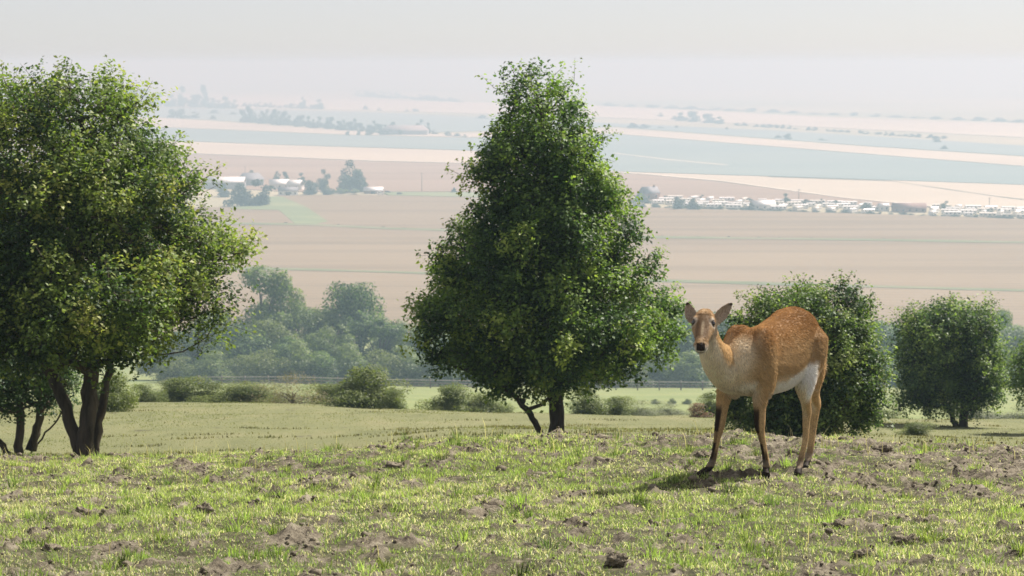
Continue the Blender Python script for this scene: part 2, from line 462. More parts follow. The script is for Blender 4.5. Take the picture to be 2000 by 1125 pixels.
def hero_tree(name, base, env, axis_x, seed, n_clump, clump_r, twigs, per_twig, leaf, trunk_r, stems, palette, shoots=60, depth=1.0, lean=None, label='', group=None, leafmat=None, trunk_top=.72, open_top=0.0, core=.42, cat='tree'):
    """env: rows (height, left reach, right reach) in metres from the axis; stems: list of stem paths (local points) with radius factors"""
    r = np.random.default_rng(seed)
    env = np.array(sorted(env))
    hh, rl, rr = env[:, 0], env[:, 1], env[:, 2]
    ax = lambda h: (np.interp(h, hh, rr) - np.interp(h, hh, rl)) * .5          # crown centre line in x
    hw = lambda h: np.maximum((np.interp(h, hh, rr) + np.interp(h, hh, rl)) * .5, .02)
    cl, tries = [], 0
    hmin, hmax = hh[0], hh[-1]
    wmax = hw(np.linspace(hmin, hmax, 60)).max()
    while len(cl) < n_clump and tries < n_clump * 400:
        tries += 1
        h = r.uniform(hmin + clump_r * .5, hmax - clump_r * .6); w = hw(h)
        if r.random() > (w / wmax) ** 1.1 + .04: continue
        ph = r.uniform(0, 2 * math.pi); u = r.random() ** core
        lump = 1 + .45 * (noise2(np.array([ph * 1.9 + seed]), np.array([h * 1.9]), seed)[0] - .55)
        ww = max(w - clump_r * .72 * np.clip(.42 + .62 * w, .45, 1), w * .3)
        c = np.array([ax(h) + axis_x + math.cos(ph) * ww * u * lump, math.sin(ph) * ww * u * depth * lump, h + r.normal() * .05])
        if cl and np.min(np.sum((np.array(cl) - c) ** 2, 1)) < (clump_r * .55) ** 2: continue
        cl.append(c)
    cl = np.array(cl)
    # skeleton: stems first, then each clump joins the nearest node below it
    nodes, par, fixed = [], [], []
    for path in stems:
        prev = -1
        pts = np.array(path, float)
        s = np.linspace(0, len(pts) - 1, (len(pts) - 1) * 5 + 1)
        pts = np.stack([np.interp(s, range(len(pts)), pts[:, k]) for k in range(3)], -1)
        for p in pts:
            nodes.append(p + r.normal(size=3) * .012); par.append(prev); prev = len(nodes) - 1
    nstem = len(nodes)
    order = np.argsort(np.min(np.linalg.norm(cl[:, None] - np.array(nodes)[None], axis=2), 1))
    ends = []
    for ci in order:
        c = cl[ci]; A = np.array(nodes); d = c - A
        dist = np.linalg.norm(d, axis=1)
        cost = dist + np.maximum(0, A[:, 2] - c[2] + .1) * 1.5 + np.where(A[:, 2] < hmin * .4, 1.0, 0)
        j = int(np.argmin(cost)); k = max(2, int(dist[j] / .22))
        prev = j
        for s in range(1, k + 1):
            t = s / k
            p = A[j] + d[j] * t + np.array([0, 0, -.10 * dist[j] * math.sin(math.pi * t)]) + r.normal(size=3) * .02 * (s < k)
            nodes.append(p); par.append(prev); prev = len(nodes) - 1
        ends.append(prev)
    nodes = np.array(nodes); cnt = np.zeros(len(nodes))
    for e in ends: cnt[e] += 1
    for i in range(len(nodes) - 1, -1, -1):
        if par[i] >= 0: cnt[par[i]] += cnt[i]
    top = max(cnt[:nstem].max(), 1)
    rad = np.maximum(trunk_r * (np.maximum(cnt, .6) / top) ** .46, .006)
    # main stems: tapered tubes with flared foot
    mb = MB(); i = 0
    tb = MB()
    for path in stems:
        k = (len(path) - 1) * 5 + 1
        pts = nodes[i:i + k]; f = np.linspace(0, 1, k)
        rr_ = np.maximum(rad[i:i + k], trunk_r * .22) * (1 + .35 * np.exp(-f * 9))
        if i > 0: rr_ *= .68
        kk = 14
        ring = rr_[:, None] * (1 + .16 * np.sin(np.arange(kk)[None] * 2 * math.pi / kk * 3 + f[:, None] * 3 + i) + .10 * r.normal(size=(k, kk)))
        tb.tube(pts, ring, kk)
        i += k
    ch = [[] for _ in nodes]
    for j, p_ in enumerate(par):
        if p_ >= 0: ch[p_].append(j)
    seen = set(range(nstem))
    for j in range(nstem, len(nodes)):
        if j in seen: continue
        chain = [par[j], j]; seen.add(j)
        while True:
            nx = [c for c in ch[chain[-1]] if c not in seen]
            if not nx: break
            nx = max(nx, key=lambda c: cnt[c]); chain.append(nx); seen.add(nx)
        rc = rad[chain].copy(); rc[0] = min(rc[0], rc[1] * 1.15)
        mb.tube(nodes[chain], rc, 5 if rc.max() > .02 else 3, False)
    # twigs and leaves
    LP, LN, LC = [], [], []
    cen = np.stack([ax(cl[:, 2]) + axis_x, 0 * cl[:, 2], cl[:, 2] - .35 * hw(cl[:, 2])], -1)
    outd = unit(cl - cen)
    shell = np.clip(np.hypot(cl[:, 0] - cen[:, 0], cl[:, 1] / depth) / hw(cl[:, 2]), 0, 1)
    pal = np.array(palette)
    def leafy(p0, dirs, L, nper, ci, tone):
        s = r.random((len(p0), nper)) ** .55
        q = p0[:, None] + dirs[:, None] * (L[:, None] * s)[..., None]
        q = q + r.normal(size=q.shape) * (.026 + .045 * (1 - s[..., None])) * (leaf / .045)
        nm = dirs[:, None] * .55 + r.normal(size=q.shape) * .50 + np.array([0, 0, .62])
        LP.append(q.reshape(-1, 3)); LN.append(nm.reshape(-1, 3))
        tn = np.clip(tone[:, None] + r.normal(size=s.shape) * .10 + (s - .65) * .30, 0, 1).ravel()  # inner leaves tinted darker as painted clump shade, outer new growth paler
        LC.append(tn)
    for c_i in range(len(cl)):
        nt_ = max(3, int(twigs * (0.75 + .5 * r.random()) * (1 - open_top * np.clip((cl[c_i, 2] - hmin) / (hmax - hmin) - .55, 0, .45) / .45)))
        d = unit(outd[c_i] * .75 + r.normal(size=(nt_, 3)) * .75 + np.array([0, 0, .22]))
        sc_ = float(np.clip(.42 + .62 * hw(cl[c_i, 2]), .45, 1)); L = clump_r * sc_ * r.uniform(.45, 1.25, nt_)
        p0 = cl[c_i] + r.normal(size=(nt_, 3)) * clump_r * .22 * sc_
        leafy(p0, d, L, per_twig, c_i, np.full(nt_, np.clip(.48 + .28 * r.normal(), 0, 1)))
        for k in range(0, nt_, 3):
            mb.tube(np.array([cl[c_i], p0[k], p0[k] + d[k] * L[k]]), [.006, .005, .002], 3, False)
    # long shoots that break the outline
    w = np.clip(shell, 0, 1) ** 3 * (0.3 + np.clip((cl[:, 2] - hmin) / (hmax - hmin), 0, 1)); w /= w.sum()
    for _ in range(shoots):
        j = r.choice(len(cl), p=w)
        up_ = np.clip((cl[j, 2] - hmin) / (hmax - hmin), 0, 1); d = unit(outd[j] * .8 + r.normal(size=3) * .45 + np.array([0, 0, .45])); L = clump_r * r.uniform(.9, 1.3 + .9 * up_)
        p0 = cl[j]; L = max(.12, min(L, (hmax + .05 - p0[2]) / max(d[2], .05)))
        bend = unit(np.cross(d, r.normal(size=3))) * L * .15
        pts = np.array([p0, p0 + d * L * .5 + bend, p0 + d * L])
        mb.tube(pts, [.007, .005, .0015], 3, False)
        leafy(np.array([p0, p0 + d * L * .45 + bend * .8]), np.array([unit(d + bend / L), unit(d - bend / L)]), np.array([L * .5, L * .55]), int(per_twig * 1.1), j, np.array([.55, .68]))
    LP, LN, LC = np.concatenate(LP), np.concatenate(LN), np.concatenate(LC)
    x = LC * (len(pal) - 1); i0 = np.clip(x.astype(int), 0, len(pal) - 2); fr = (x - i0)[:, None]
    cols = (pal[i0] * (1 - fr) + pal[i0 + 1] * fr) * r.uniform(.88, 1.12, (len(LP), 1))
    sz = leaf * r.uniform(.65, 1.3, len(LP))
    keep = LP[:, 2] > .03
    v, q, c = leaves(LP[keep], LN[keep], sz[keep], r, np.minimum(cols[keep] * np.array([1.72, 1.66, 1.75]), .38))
    root = link(name, None, loc=tuple(base)); root.empty_display_size = .3
    tag(root, label, cat, group)
    link('trunk', tb.mesh('trunk', True), M_BARK, root)
    link('limbs', mb.mesh('limbs', True), M_BARK, root)
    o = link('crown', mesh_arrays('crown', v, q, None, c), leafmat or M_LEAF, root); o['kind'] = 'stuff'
    return root

def px_env(rows, base_px, d, zbase):            # photo outline rows (y, left, right) -> metres round the trunk
    e = []
    for y, a, b in rows:
        p = P(a, y, d); q = P(b, y, d); c = P(base_px, y, d)
        e.append((p[2] - zbase, c[0] - p[0], q[0] - c[0]))
    return e

HAW = [(.013, .028, .010), (.028, .055, .016), (.058, .098, .024), (.108, .158, .034), (.170, .210, .050)]
HAW_WARM = [(.014, .028, .010), (.032, .056, .016), (.068, .100, .024), (.122, .156, .036), (.185, .195, .054)]

def base_at(px, d):
    x = (px - 1000) / FPX * d
    return np.array([x, d, float(ground(np.array([x]), np.array([d]))[0])])

# the middle hawthorn
d = 30.0; b = base_at(1088, d)
rows = [(105, 998, 1014), (135, 994, 1050), (160, 980, 1100), (190, 974, 1130), (225, 962, 1168), (260, 938, 1184), (292, 918, 1190), (330, 908, 1206), (380, 890, 1226), (430, 866, 1256),
        (480, 842, 1275), (530, 818, 1292), (580, 800, 1310), (610, 782, 1322), (645, 795, 1328), (690, 838, 1315), (715, 880, 1240), (745, 930, 1170), (775, 985, 1125)]
s_ = lambda px, py, dd=0.0: tuple(P(px, py, d)[[0, 2]] - b[[0, 2]])
def stem(pts):
    o = []
    for px, py, dy in pts:
        q = P(px, py, d + dy) - b
        o.append((q[0], dy, max(q[2], -.12)))
    return o
hero_tree('hawthorn_tree', b - np.array([0, 0, .05]), px_env(rows, 1088, d, b[2]), 0, 21, 540, .34, 16, 17, .067, .092,
          [stem([(1088, 856, 0), (1088, 760, 0), (1092, 660, .05), (1085, 520, -.05), (1070, 380, 0), (1062, 250, 0), (1050, 180, 0)]),
           stem([(1066, 856, -.1), (1040, 810, -.25), (1010, 770, -.4), (955, 725, -.5)]),
           stem([(1090, 700, 0), (1130, 620, .2), (1190, 520, .3), (1225, 470, .3)]),
           stem([(1086, 660, 0), (1020, 560, -.2), (930, 500, -.2), (890, 470, -.2)])],
          HAW, 130, 1.0, label='tall cone shaped hawthorn tree in the middle of the pasture', open_top=.7, group='hawthorn trees on the slope')

# the left hawthorn
d = 25.0; b = base_at(168, d)
rows = [(128, 110, 145), (150, 60, 200), (175, 5, 290), (205, -70, 318), (255, -130, 328), (300, -165, 375), (340, -200, 405), (380, -220, 432), (420, -240, 462), (445, -250, 478), (490, -255, 476), (530, -255, 466), (570, -250, 466),
        (610, -240, 452), (650, -210, 405), (685, -150, 340), (712, -80, 262)]
hero_tree('hawthorn_tree', b - np.array([0, 0, .05]), px_env(rows, 168, d, b[2]), 0, 33, 600, .36, 16, 16, .062, .108,
          [stem([(166, 897, 0), (172, 800, 0), (180, 700, .05), (200, 560, 0), (215, 420, 0), (190, 300, 0), (150, 210, 0)]),
           stem([(160, 880, .05), (130, 790, .1), (102, 730, .15), (70, 640, .2), (20, 520, .2), (-40, 420, .2)]),
           stem([(182, 892, .1), (196, 800, .2), (215, 700, .3), (290, 560, .4), (350, 480, .4)])],
          HAW_WARM, 150, 1.0, label='broad leaning hawthorn tree cut off by the left edge of the picture', open_top=.55, group='hawthorn trees on the slope')

# the round bush behind the antelope
d = 27.0; b = base_at(1585, d)
rows = [(550, 1530, 1640), (572, 1485, 1690), (612, 1448, 1712), (650, 1428, 1732), (700, 1418, 1742), (750, 1412, 1750), (790, 1414, 1742), (820, 1420, 1715), (850, 1428, 1690)]
hero_tree('hawthorn_bush', b - np.array([0, 0, .05]), px_env(rows, 1585, d, b[2]), 0, 45, 300, .29, 16, 17, .050, .07,
          [stem([(1585, 862, 0), (1582, 760, 0), (1580, 650, 0), (1585, 580, 0)]), stem([(1560, 862, .1), (1520, 760, .1), (1470, 690, .1)]), stem([(1610, 862, 0), (1660, 770, 0), (1700, 700, 0)])],
          [(.011, .024, .011), (.024, .046, .017), (.050, .080, .026), (.100, .14, .042), (.17, .20, .07)], 45,
          label='dense round hawthorn bush standing right behind the antelope', cat='bush')

# the smaller tree on the right
d = 48.0; b = base_at(1878, d)
rows = [(590, 1862, 1925), (610, 1795, 1958), (640, 1762, 1976), (680, 1754, 1988), (720, 1764, 1996), (760, 1760, 1982), (788, 1757, 1948), (806, 1790, 1910)]
hero_tree('hawthorn_tree', b - np.array([0, 0, .05]), px_env(rows, 1878, d, b[2]), 0, 57, 300, .40, 14, 15, .075, .10,
          [stem([(1882, 845, 0), (1884, 790, 0), (1880, 720, 0), (1870, 650, 0)]), stem([(1870, 845, .1), (1855, 800, .1), (1820, 740, .1)]), stem([(1880, 800, 0), (1915, 720, 0), (1930, 670, 0)])],
          [(.014, .028, .014), (.028, .052, .020), (.055, .090, .028), (.105, .15, .042), (.16, .20, .058)], 80,
          label='small dome shaped hawthorn tree with dark trunk at the right', group='hawthorn trees on the slope')

# tree reaching in from beyond the right edge
d = 44.0; b = base_at(2085, d)
rows = [(640, 2060, 2110), (670, 2000, 2160), (720, 1978, 2185), (760, 1982, 2180), (790, 2010, 2150)]
hero_tree('hawthorn_tree', b - np.array([0, 0, .05]), px_env(rows, 2085, d, b[2]), 0, 61, 130, .34, 10, 12, .075, .10,
          [stem([(2085, 850, 0), (2084, 760, 0), (2085, 690, 0)])],
          [(.030, .056, .018), (.050, .085, .025), (.085, .125, .036), (.13, .16, .05)], 30, label='light green branches reaching in at the right edge', group='hawthorn trees on the slope')

# the dark low tree behind the left hawthorn
d = 28.0; b = base_at(38, d)
rows = [(640, -40, 90), (670, -120, 150), (720, -150, 175), (770, -150, 150), (800, -110, 110)]
hero_tree('hawthorn_tree', b - np.array([0, 0, .05]), px_env(rows, 38, d, b[2]), 0, 73, 170, .26, 11, 12, .052, .085,
          [stem([(36, 892, 0), (38, 820, 0), (36, 740, 0)]), stem([(50, 892, .1), (90, 840, .2), (128, 790, .3), (140, 740, .3)]), stem([(28, 892, -.1), (-10, 850, -.1), (-50, 800, -.1)]), stem([(60, 870, .1), (75, 820, .1), (90, 760, .1)])],
          [(.013, .030, .014), (.024, .046, .018), (.038, .064, .022), (.06, .09, .03)], 20, label='low dark spreading tree behind the left hawthorn trunk', group='hawthorn trees on the slope')

# ------------------------------------------------------------------ woodland, scrub and valley trees (shared meshes)
def bushy_mesh(name, seed, n_leaf, leaf, palette, shape='round', trunk=True, lobes=14, gaps=.0):
    """a unit tree: height 1, crown half width about .5, trunk at the origin; returns (crown mesh, trunk mesh)"""
    r = np.random.default_rng(seed)
    lo = {'round': .12, 'full': .0, 'tall': .22, 'shrub': .0, 'hedge': .0}[shape]
    cs = []
    for k in range(lobes):
        h = lo + (1 - lo) * (.07 + .83 * r.random() ** (1.5 if shape in ('shrub', 'full') else 1.15))
        if shape == 'tall': w = .40 * math.sin(math.pi * min(1, max(.05, (h - .10) / .95)) ** .8)
        elif shape == 'shrub': w = .40 * math.sqrt(max(0, 1 - (h * .95) ** 2))
        elif shape == 'hedge': w = .46
        else: w = .42 * math.sin(math.pi * min(.97, max(.30, (h - lo * .4) / (1.12 - lo * .4))))
        ph = r.uniform(0, 2 * math.pi); u = r.random() ** .5
        if shape in ('shrub', 'full') and k % 2: h = r.uniform(.10, .50); w = .38 - .16 * h; u = r.uniform(.2, 1.0)
        cs.append((math.cos(ph) * w * u, math.sin(ph) * w * u, h, r.uniform(.10, .21) * {'tall': .75, 'shrub': 1.28, 'full': 1.25}.get(shape, 1.0)))
    cs = np.array(cs)
    cs[0] = (0, 0, .86, .15)
    w = cs[:, 3] ** 2; i = r.choice(lobes, n_leaf, p=w / w.sum())
    dirs = unit(r.normal(size=(n_leaf, 3)) + np.array([0, 0, .25]))
    rad = cs[i, 3] * (1 - .55 * r.random(n_leaf) ** 2) * (1 + .7 * (noise3(dirs + i[:, None] * .7, 3.0, seed) - .5))
    pos = cs[i, :3] + dirs * rad[:, None] * np.array([1, 1, .82])
    pos[:, 2] = np.where(pos[:, 2] < .01, r.uniform(.0, .12, n_leaf), np.minimum(pos[:, 2], 1.02))
    if gaps: 
        k_ = noise3(pos, 7.0, seed + 9) > gaps; pos, dirs, i = pos[k_], dirs[k_], i[k_]
    n = len(pos)
    pal = np.array(palette); tone = np.clip(.45 + (noise3(cs[i, :3], 4.0, seed + 2) - .5) * 1.2 + r.normal(size=n) * .17, 0, 1) * (len(pal) - 1)
    i0 = np.clip(tone.astype(int), 0, len(pal) - 2); f = (tone - i0)[:, None]
    v, q, c = leaves(pos, dirs * .8 + r.normal(size=(n, 3)) * .45 + np.array([0, 0, .5]), leaf * r.uniform(.6, 1.4, n), r, pal[i0] * (1 - f) + pal[i0 + 1] * f, aspect=.8)
    crown = mesh_arrays(name + '_crown', v, q, None, c)
    crown.materials.append(M_LEAF_SOFT)
    tm = None
    if trunk:
        mb = MB()
        zt = .75 if shape in ('round', 'tall', 'full') else .4
        mb.tube([(0, 0, -.03), (.01, 0, zt * .4), (0, .01, zt)], [.028, .02, .006], 7)
        for k in range(1, lobes, 2):
            mb.tube([(0, 0, max(.04, cs[k, 2] * .42)), cs[k, :3] * np.array([.5, .5, .8]), cs[k, :3]], [.012, .008, .003], 4)
        tm = mb.mesh(name + '_trunk', True); tm.materials.append(M_BARK_FAR)
    return crown, tm

WOODPAL = [(.016, .034, .018), (.042, .076, .03), (.105, .158, .05), (.16, .215, .066), (.225, .27, .085)]
FARPAL = [(.014, .026, .020), (.024, .042, .028), (.040, .062, .036), (.065, .09, .046)]
PALEPAL = [(.08, .115, .045), (.12, .16, .06), (.165, .205, .075), (.215, .245, .09)]
SCRUBPAL = [(.06, .085, .026), (.10, .125, .034), (.145, .17, .046), (.20, .215, .065)]
GREYPAL = [(.10, .115, .075), (.14, .155, .10), (.19, .20, .13), (.23, .23, .16)]
BROWNPAL = [(.07, .04, .03), (.11, .055, .035), (.16, .085, .05), (.2, .12, .08)]
DRYPAL = [(.11, .095, .055), (.15, .13, .07), (.20, .17, .10), (.24, .21, .13)]
wood_round = [bushy_mesh('wood_round', 100 + k, 11000, .028, [WOODPAL, PALEPAL, WOODPAL, SCRUBPAL][k % 4], 'round', True, 34) for k in range(4)]
wood_tall = [bushy_mesh('wood_tall', 110 + k, 9000, .026, [PALEPAL, WOODPAL][k % 2], 'tall', True, 22, .36) for k in range(3)]
wood_shrub = [bushy_mesh('wood_shrub', 120 + k, 9000, .034, [WOODPAL, SCRUBPAL, PALEPAL][k % 3], 'shrub', True, 28) for k in range(3)]
far_round = [bushy_mesh('far_round', 130 + k, 2200, .065, FARPAL, 'full', True, 12) for k in range(3)]
far_shrub = [bushy_mesh('far_shrub', 140 + k, 1500, .08, FARPAL, 'shrub', True, 8) for k in range(3)]
far_pale = [bushy_mesh('far_pale', 147, 1200, .08, PALEPAL, 'shrub', True, 9)]

vr = np.random.default_rng(99)
def plant(kind, name, base, w, h, label, cat, group=None, rz=None):
    cm, tm = kind[vr.integers(len(kind))] if isinstance(kind, list) else kind
    root = link(name, None, loc=tuple(base)); root.empty_display_size = 1
    root.rotation_euler = (0, 0, vr.uniform(0, 6.28) if rz is None else rz)
    root.scale = (w, w, h)
    tag(root, label, cat, group)
    c = link('crown', cm, None, root); c['kind'] = 'stuff'
    if tm: link('trunk', tm, None, root)
    return root

def hill_base(px, d, sink=.0):
    b = base_at(px, d); b[2] -= sink; return b

def hill_plant(kind, name, px, d, wpx, top_y, label, cat, group=None, rz=None, sink=0.0):
    b = hill_base(px, d, sink); k = d / FPX
    h = P(px, top_y, d)[2] - b[2]
    return plant(kind, name, b, wpx * k * 1.05, h, label, cat, group, rz)

# the two tall trees of the wood, then the belt around them
hill_plant(wood_tall[0:1], 'ash_tree', 508, 398, 185, 516, 'tall airy pale tree rising above the wood beside the left hawthorn', 'tree', 'trees of the wood below the meadow', 1.0)
hill_plant(wood_tall[2:3], 'ash_tree', 578, 400, 120, 562, 'slender pale tree just right of the tallest wood tree', 'tree', 'trees of the wood below the meadow')
hill_plant(wood_round[0:1], 'oak_tree', 672, 402, 150, 556, 'full rounded tree rising above the wood in the left gap', 'tree', 'trees of the wood below the meadow', 2.2)
WG = 'trees of the wood below the meadow'
WL = 'leafy tree massed in the dark hazy belt of woodland below the meadow'
for px, d, w, top in [(330, 395, 110, 690), (380, 392, 120, 668), (430, 398, 130, 640), (470, 385, 110, 672), (530, 388, 100, 660), (560, 378, 90, 690), (610, 396, 110, 640), (640, 380, 100, 668), (700, 392, 110, 640), (740, 388, 110, 652),
                      (780, 395, 120, 655), (820, 386, 110, 668), (860, 396, 130, 662), (905, 388, 110, 690), (950, 396, 120, 690), (1000, 390, 120, 695), (1060, 394, 120, 690), (1120, 390, 120, 690), (1165, 396, 130, 680),
                      (1215, 388, 120, 672), (1265, 396, 130, 655), (1310, 390, 130, 645), (1345, 398, 150, 625), (1385, 392, 130, 640), (1430, 398, 140, 650), (1480, 392, 130, 660), (1540, 396, 140, 660), (1600, 392, 140, 665),
                      (1660, 396, 130, 660), (1715, 390, 120, 650), (1750, 398, 130, 655), (1800, 392, 130, 670), (1850, 396, 130, 680), (1905, 392, 120, 672), (1990, 396, 120, 660), (2050, 390, 130, 670)]:
    hill_plant(wood_round if (px // 5) % 4 else wood_tall, 'woodland_tree', px, d, w * (1.4 if px < 920 else 1.25), top - (34 if px < 920 else 22), WL, 'tree', WG)['row'] = 1
hill_plant(wood_round[1:2], 'woodland_tree', 1968, 402, 62, 606, 'dark blue hazy treetop showing over the right hand dome tree', 'tree', WG)
SL = 'rounded shrub at the foot of the hazy wood'
for px, d, w, top in [(350, 372, 80, 715), (410, 368, 90, 705), (465, 370, 80, 712), (520, 366, 90, 700), (580, 368, 90, 685), (625, 364, 80, 706), (680, 368, 90, 690), (735, 366, 90, 700), (790, 368, 90, 695), (845, 366, 90, 704), (900, 368, 80, 712),
                      (960, 366, 80, 715), (1150, 366, 70, 705), (1195, 368, 80, 700), (1250, 370, 80, 695), (1310, 372, 80, 700), (1350, 370, 80, 705), (1760, 372, 90, 720), (1830, 372, 90, 725), (1935, 374, 90, 728), (1995, 372, 80, 730)]:
    hill_plant(wood_shrub, 'woodland_shrub', px, d, w * 1.3, top - 20, SL, 'shrub', 'shrubs at the foot of the wood')['row'] = 1

# scrub along the lower edge of the meadow
def scrub(kind, px, d, w, top, label, name='scrub_bush', sink=.15):
    hill_plant([kind], name, px, d, w * 1.15, top, label, 'bush', 'scrub along the meadow edge', None, sink)
sc = [bushy_mesh('scrub', 150 + k, 12000, .028, SCRUBPAL, 'shrub', True, 26) for k in range(3)]
sc_grey = bushy_mesh('grey_scrub', 160, 9000, .022, GREYPAL, 'shrub', True, 18, .3)
sc_dry = bushy_mesh('dry_scrub', 162, 5200, .018, DRYPAL, 'shrub', True, 20, .42)
sc_brown = bushy_mesh('brown_scrub', 164, 6000, .03, BROWNPAL, 'shrub', True, 14)
scrub(sc[0], 700, 66, 158, 712, 'dark rounded bush at the far meadow edge between the hawthorns')
scrub(sc[1], 762, 65, 60, 762, 'low bush tucked against the right side of the dark rounded bush')
scrub(sc_dry, 565, 67, 150, 722, 'twiggy brownish bush left of the dark rounded bush')
scrub(sc[2], 340, 70, 110, 735, 'yellowish green bush near the left hawthorn trunk')
scrub(sc[1], 275, 68, 70, 752, 'small green bush against the left hawthorn trunk')
scrub(sc[0], 208, 52, 95, 722, 'leafy bush peeping out behind the left hawthorn trunk')
scrub(sc[2], 450, 68, 130, 752, 'low yellow green scrub at the left meadow edge')
scrub(sc[1], 395, 70, 90, 748, 'green bush left of the low yellow green scrub')
scrub(sc[0], 505, 70, 90, 756, 'green scrub right of the low yellow green scrub')
scrub(sc[2], 630, 71, 90, 752, 'green scrub showing between the twiggy bush and the dark rounded bush')
scrub(sc_grey, 310, 74, 90, 742, 'pale scrub behind the bushes by the left hawthorn', 'grey_scrub')
scrub(sc_grey, 545, 75, 130, 748, 'pale scrub behind the twiggy brownish bush', 'grey_scrub')
scrub(sc[2], 868, 66, 90, 752, 'bushy scrub left of the middle hawthorn')
scrub(sc[0], 945, 68, 120, 768, 'dark low scrub just left of the middle hawthorn trunk')
scrub(sc[1], 1152, 66, 80, 758, 'green bush just right of the middle hawthorn trunk')
scrub(sc[2], 1208, 67, 70, 772, 'second green bush right of the middle hawthorn trunk')
scrub(sc_grey, 1262, 68, 90, 780, 'grey green scrub right of the green bushes', 'grey_scrub')
scrub(sc_grey, 1315, 69, 90, 788, 'low grey scrub beside the red brown bush', 'grey_scrub')
scrub(sc_brown, 1368, 62, 58, 786, 'small red brown bush left of the antelope front leg', 'brown_bush')
scrub(sc[1], 1400, 66, 60, 768, 'green bush showing behind the antelope chest')
scrub(sc[0], 1715, 64, 110, 782, 'green bush between the round bush and the dome tree')
scrub(sc_grey, 1930, 72, 130, 790, 'pale grey scrub right of the dome tree trunk', 'grey_scrub')
scrub(sc_grey, 2010, 72, 120, 792, 'pale grey scrub at the right edge of the picture', 'grey_scrub')
scrub(sc[2], 1800, 42, 74, 823, 'dark clump of rushes in the meadow before the dome tree', 'rush_clump', .05)
for px, lab in ((1285, 'left'), (1318, 'middle'), (1346, 'right')):
    hill_plant([sc[0]], 'gorse_bush', px, 262, 22, {1285: 779, 1318: 777, 1346: 778}[px], lab + ' of the three tiny dark bushes on the bright lower pasture', 'bush', 'tiny bushes on the lower pasture')

# fence along the foot of the wood
def fence(x0, x1, d, label):
    root = link('park_fence', None, loc=tuple(base_at((x0 + x1) / 2, d))); o = np.array(root.location)
    tag(root, label, 'fence')
    n = int((x1 - x0) / FPX * d / 4.0)
    pts = [base_at(x0 + (x1 - x0) * k / n, d) - o for k in range(n + 1)]
    mb = MB(); mb.box((-.11, -.11, -.2), (.11, .11, 1.75)); pm = mb.mesh('post')
    for p in pts: link('post', pm, M_WOOD, root, tuple(p))
    for h in (.45, .95, 1.5):
        mb = MB(); mb.tube([p + np.array([0, -.15, h]) for p in pts], [.075] * len(pts), 5); link('rail', mb.mesh('rail'), M_PALEWOOD if h > 1 else M_WOOD, root)
fence(380, 930, 352, 'dark post and rail fence below the wood left of the middle hawthorn')
fence(1120, 1420, 352, 'post and rail fence below the wood right of the middle hawthorn')

# ------------------------------------------------------------------ valley trees and hedges
def vp(kind, name, px, base_y, wpx, hpx, label, cat='tree', group=None):
    b = V(px, base_y, VALLEY); k = b[1] / FPX
    return plant(kind, name, b, wpx * k * 1.05, hpx * k, label, cat, group)

FG = 'trees round the farm'
vp(far_round, 'farm_tree', 684, 375, 60, 63, 'tall dark rounded tree by the white farm shed, the biggest at the farm', 'tree', FG)
vp(far_round, 'farm_tree', 704, 375, 32, 40, 'lower dark tree against the right side of the biggest farm tree', 'tree', FG)
vp(far_round, 'farm_tree', 632, 370, 30, 40, 'upright tree left of the biggest farm tree', 'tree', FG)
vp(far_round, 'farm_tree', 541, 356, 18, 22, 'left of the small trees behind the white farmhouse roofs', 'tree', FG)
vp(far_round, 'farm_tree', 558, 356, 16, 20, 'second of the small trees behind the white farmhouse roofs', 'tree', FG)
vp(far_round, 'farm_tree', 589, 357, 20, 20, 'small pale tree behind the right farmhouse roof', 'tree', FG)
vp(far_round, 'farm_tree', 491, 352, 26, 20, 'bushy tree behind the grey barn roof', 'tree', FG)
vp(far_shrub, 'farm_copse', 470, 403, 62, 46, 'left lobe of the big dark thicket in front of the farm', 'thicket', FG)
vp(far_shrub, 'farm_copse', 502, 402, 66, 52, 'right lobe of the big dark thicket in front of the farm', 'thicket', FG)
vp(far_shrub, 'farm_copse', 438, 384, 40, 20, 'low bush at the left foot of the farm thicket', 'thicket', FG)
vp(far_shrub, 'farm_bush', 603, 380, 44, 29, 'round bush right of the white farmhouse', 'bush', FG)
vp(far_shrub, 'farm_bush', 637, 380, 32, 28, 'round bush below the biggest farm tree', 'bush', FG)
vp(far_pale, 'farm_hedge', 664, 379, 30, 11, 'left half of the pale green hedge before the biggest farm tree', 'hedge', FG)
vp(far_pale, 'farm_hedge', 692, 379, 30, 11, 'right half of the pale green hedge before the biggest farm tree', 'hedge', FG)
vp(far_shrub, 'field_bush', 887, 377, 14, 11, 'lone small bush on the field edge left of the middle hawthorn', 'bush', FG)

for k in range(26):
    x = 480 + k * 62 + vr.uniform(-22, 22); y = np.interp(x, [330, 600, 760, 900, 1300, 1700, 2300], [434, 438, 446, 450, 463, 468, 478])
    vp(far_shrub, 'ditch_bush', x, y, vr.uniform(5, 16), vr.uniform(1.5, 4), 'tiny dark bush on the ditch verge across the wheat', 'bush', 'bushes along the ditch verge')
BG = 'shelter belt across the left of the valley'
BL = 'hazy blue tree in the long shelter belt of the left valley'
for k in range(26):
    x = 474 + k * 11.6; vp(far_round, 'belt_tree', x + vr.uniform(-3, 3), 238 + (x - 470) * .083 + vr.uniform(-1, 1), vr.uniform(17, 24), vr.uniform(21, 32) - k * .35, BL, 'tree', BG)['row'] = 1
vp(far_round, 'belt_tree', 489, 238, 22, 27, 'tall rounded tree at the left end of the long shelter belt', 'tree', BG)
vp(far_round, 'belt_tree', 823, 262, 24, 29, 'larger of the dark trees right of the big hazy barn', 'tree', BG)
vp(far_round, 'belt_tree', 836, 262, 16, 24, 'smaller of the dark trees right of the big hazy barn', 'tree', BG)
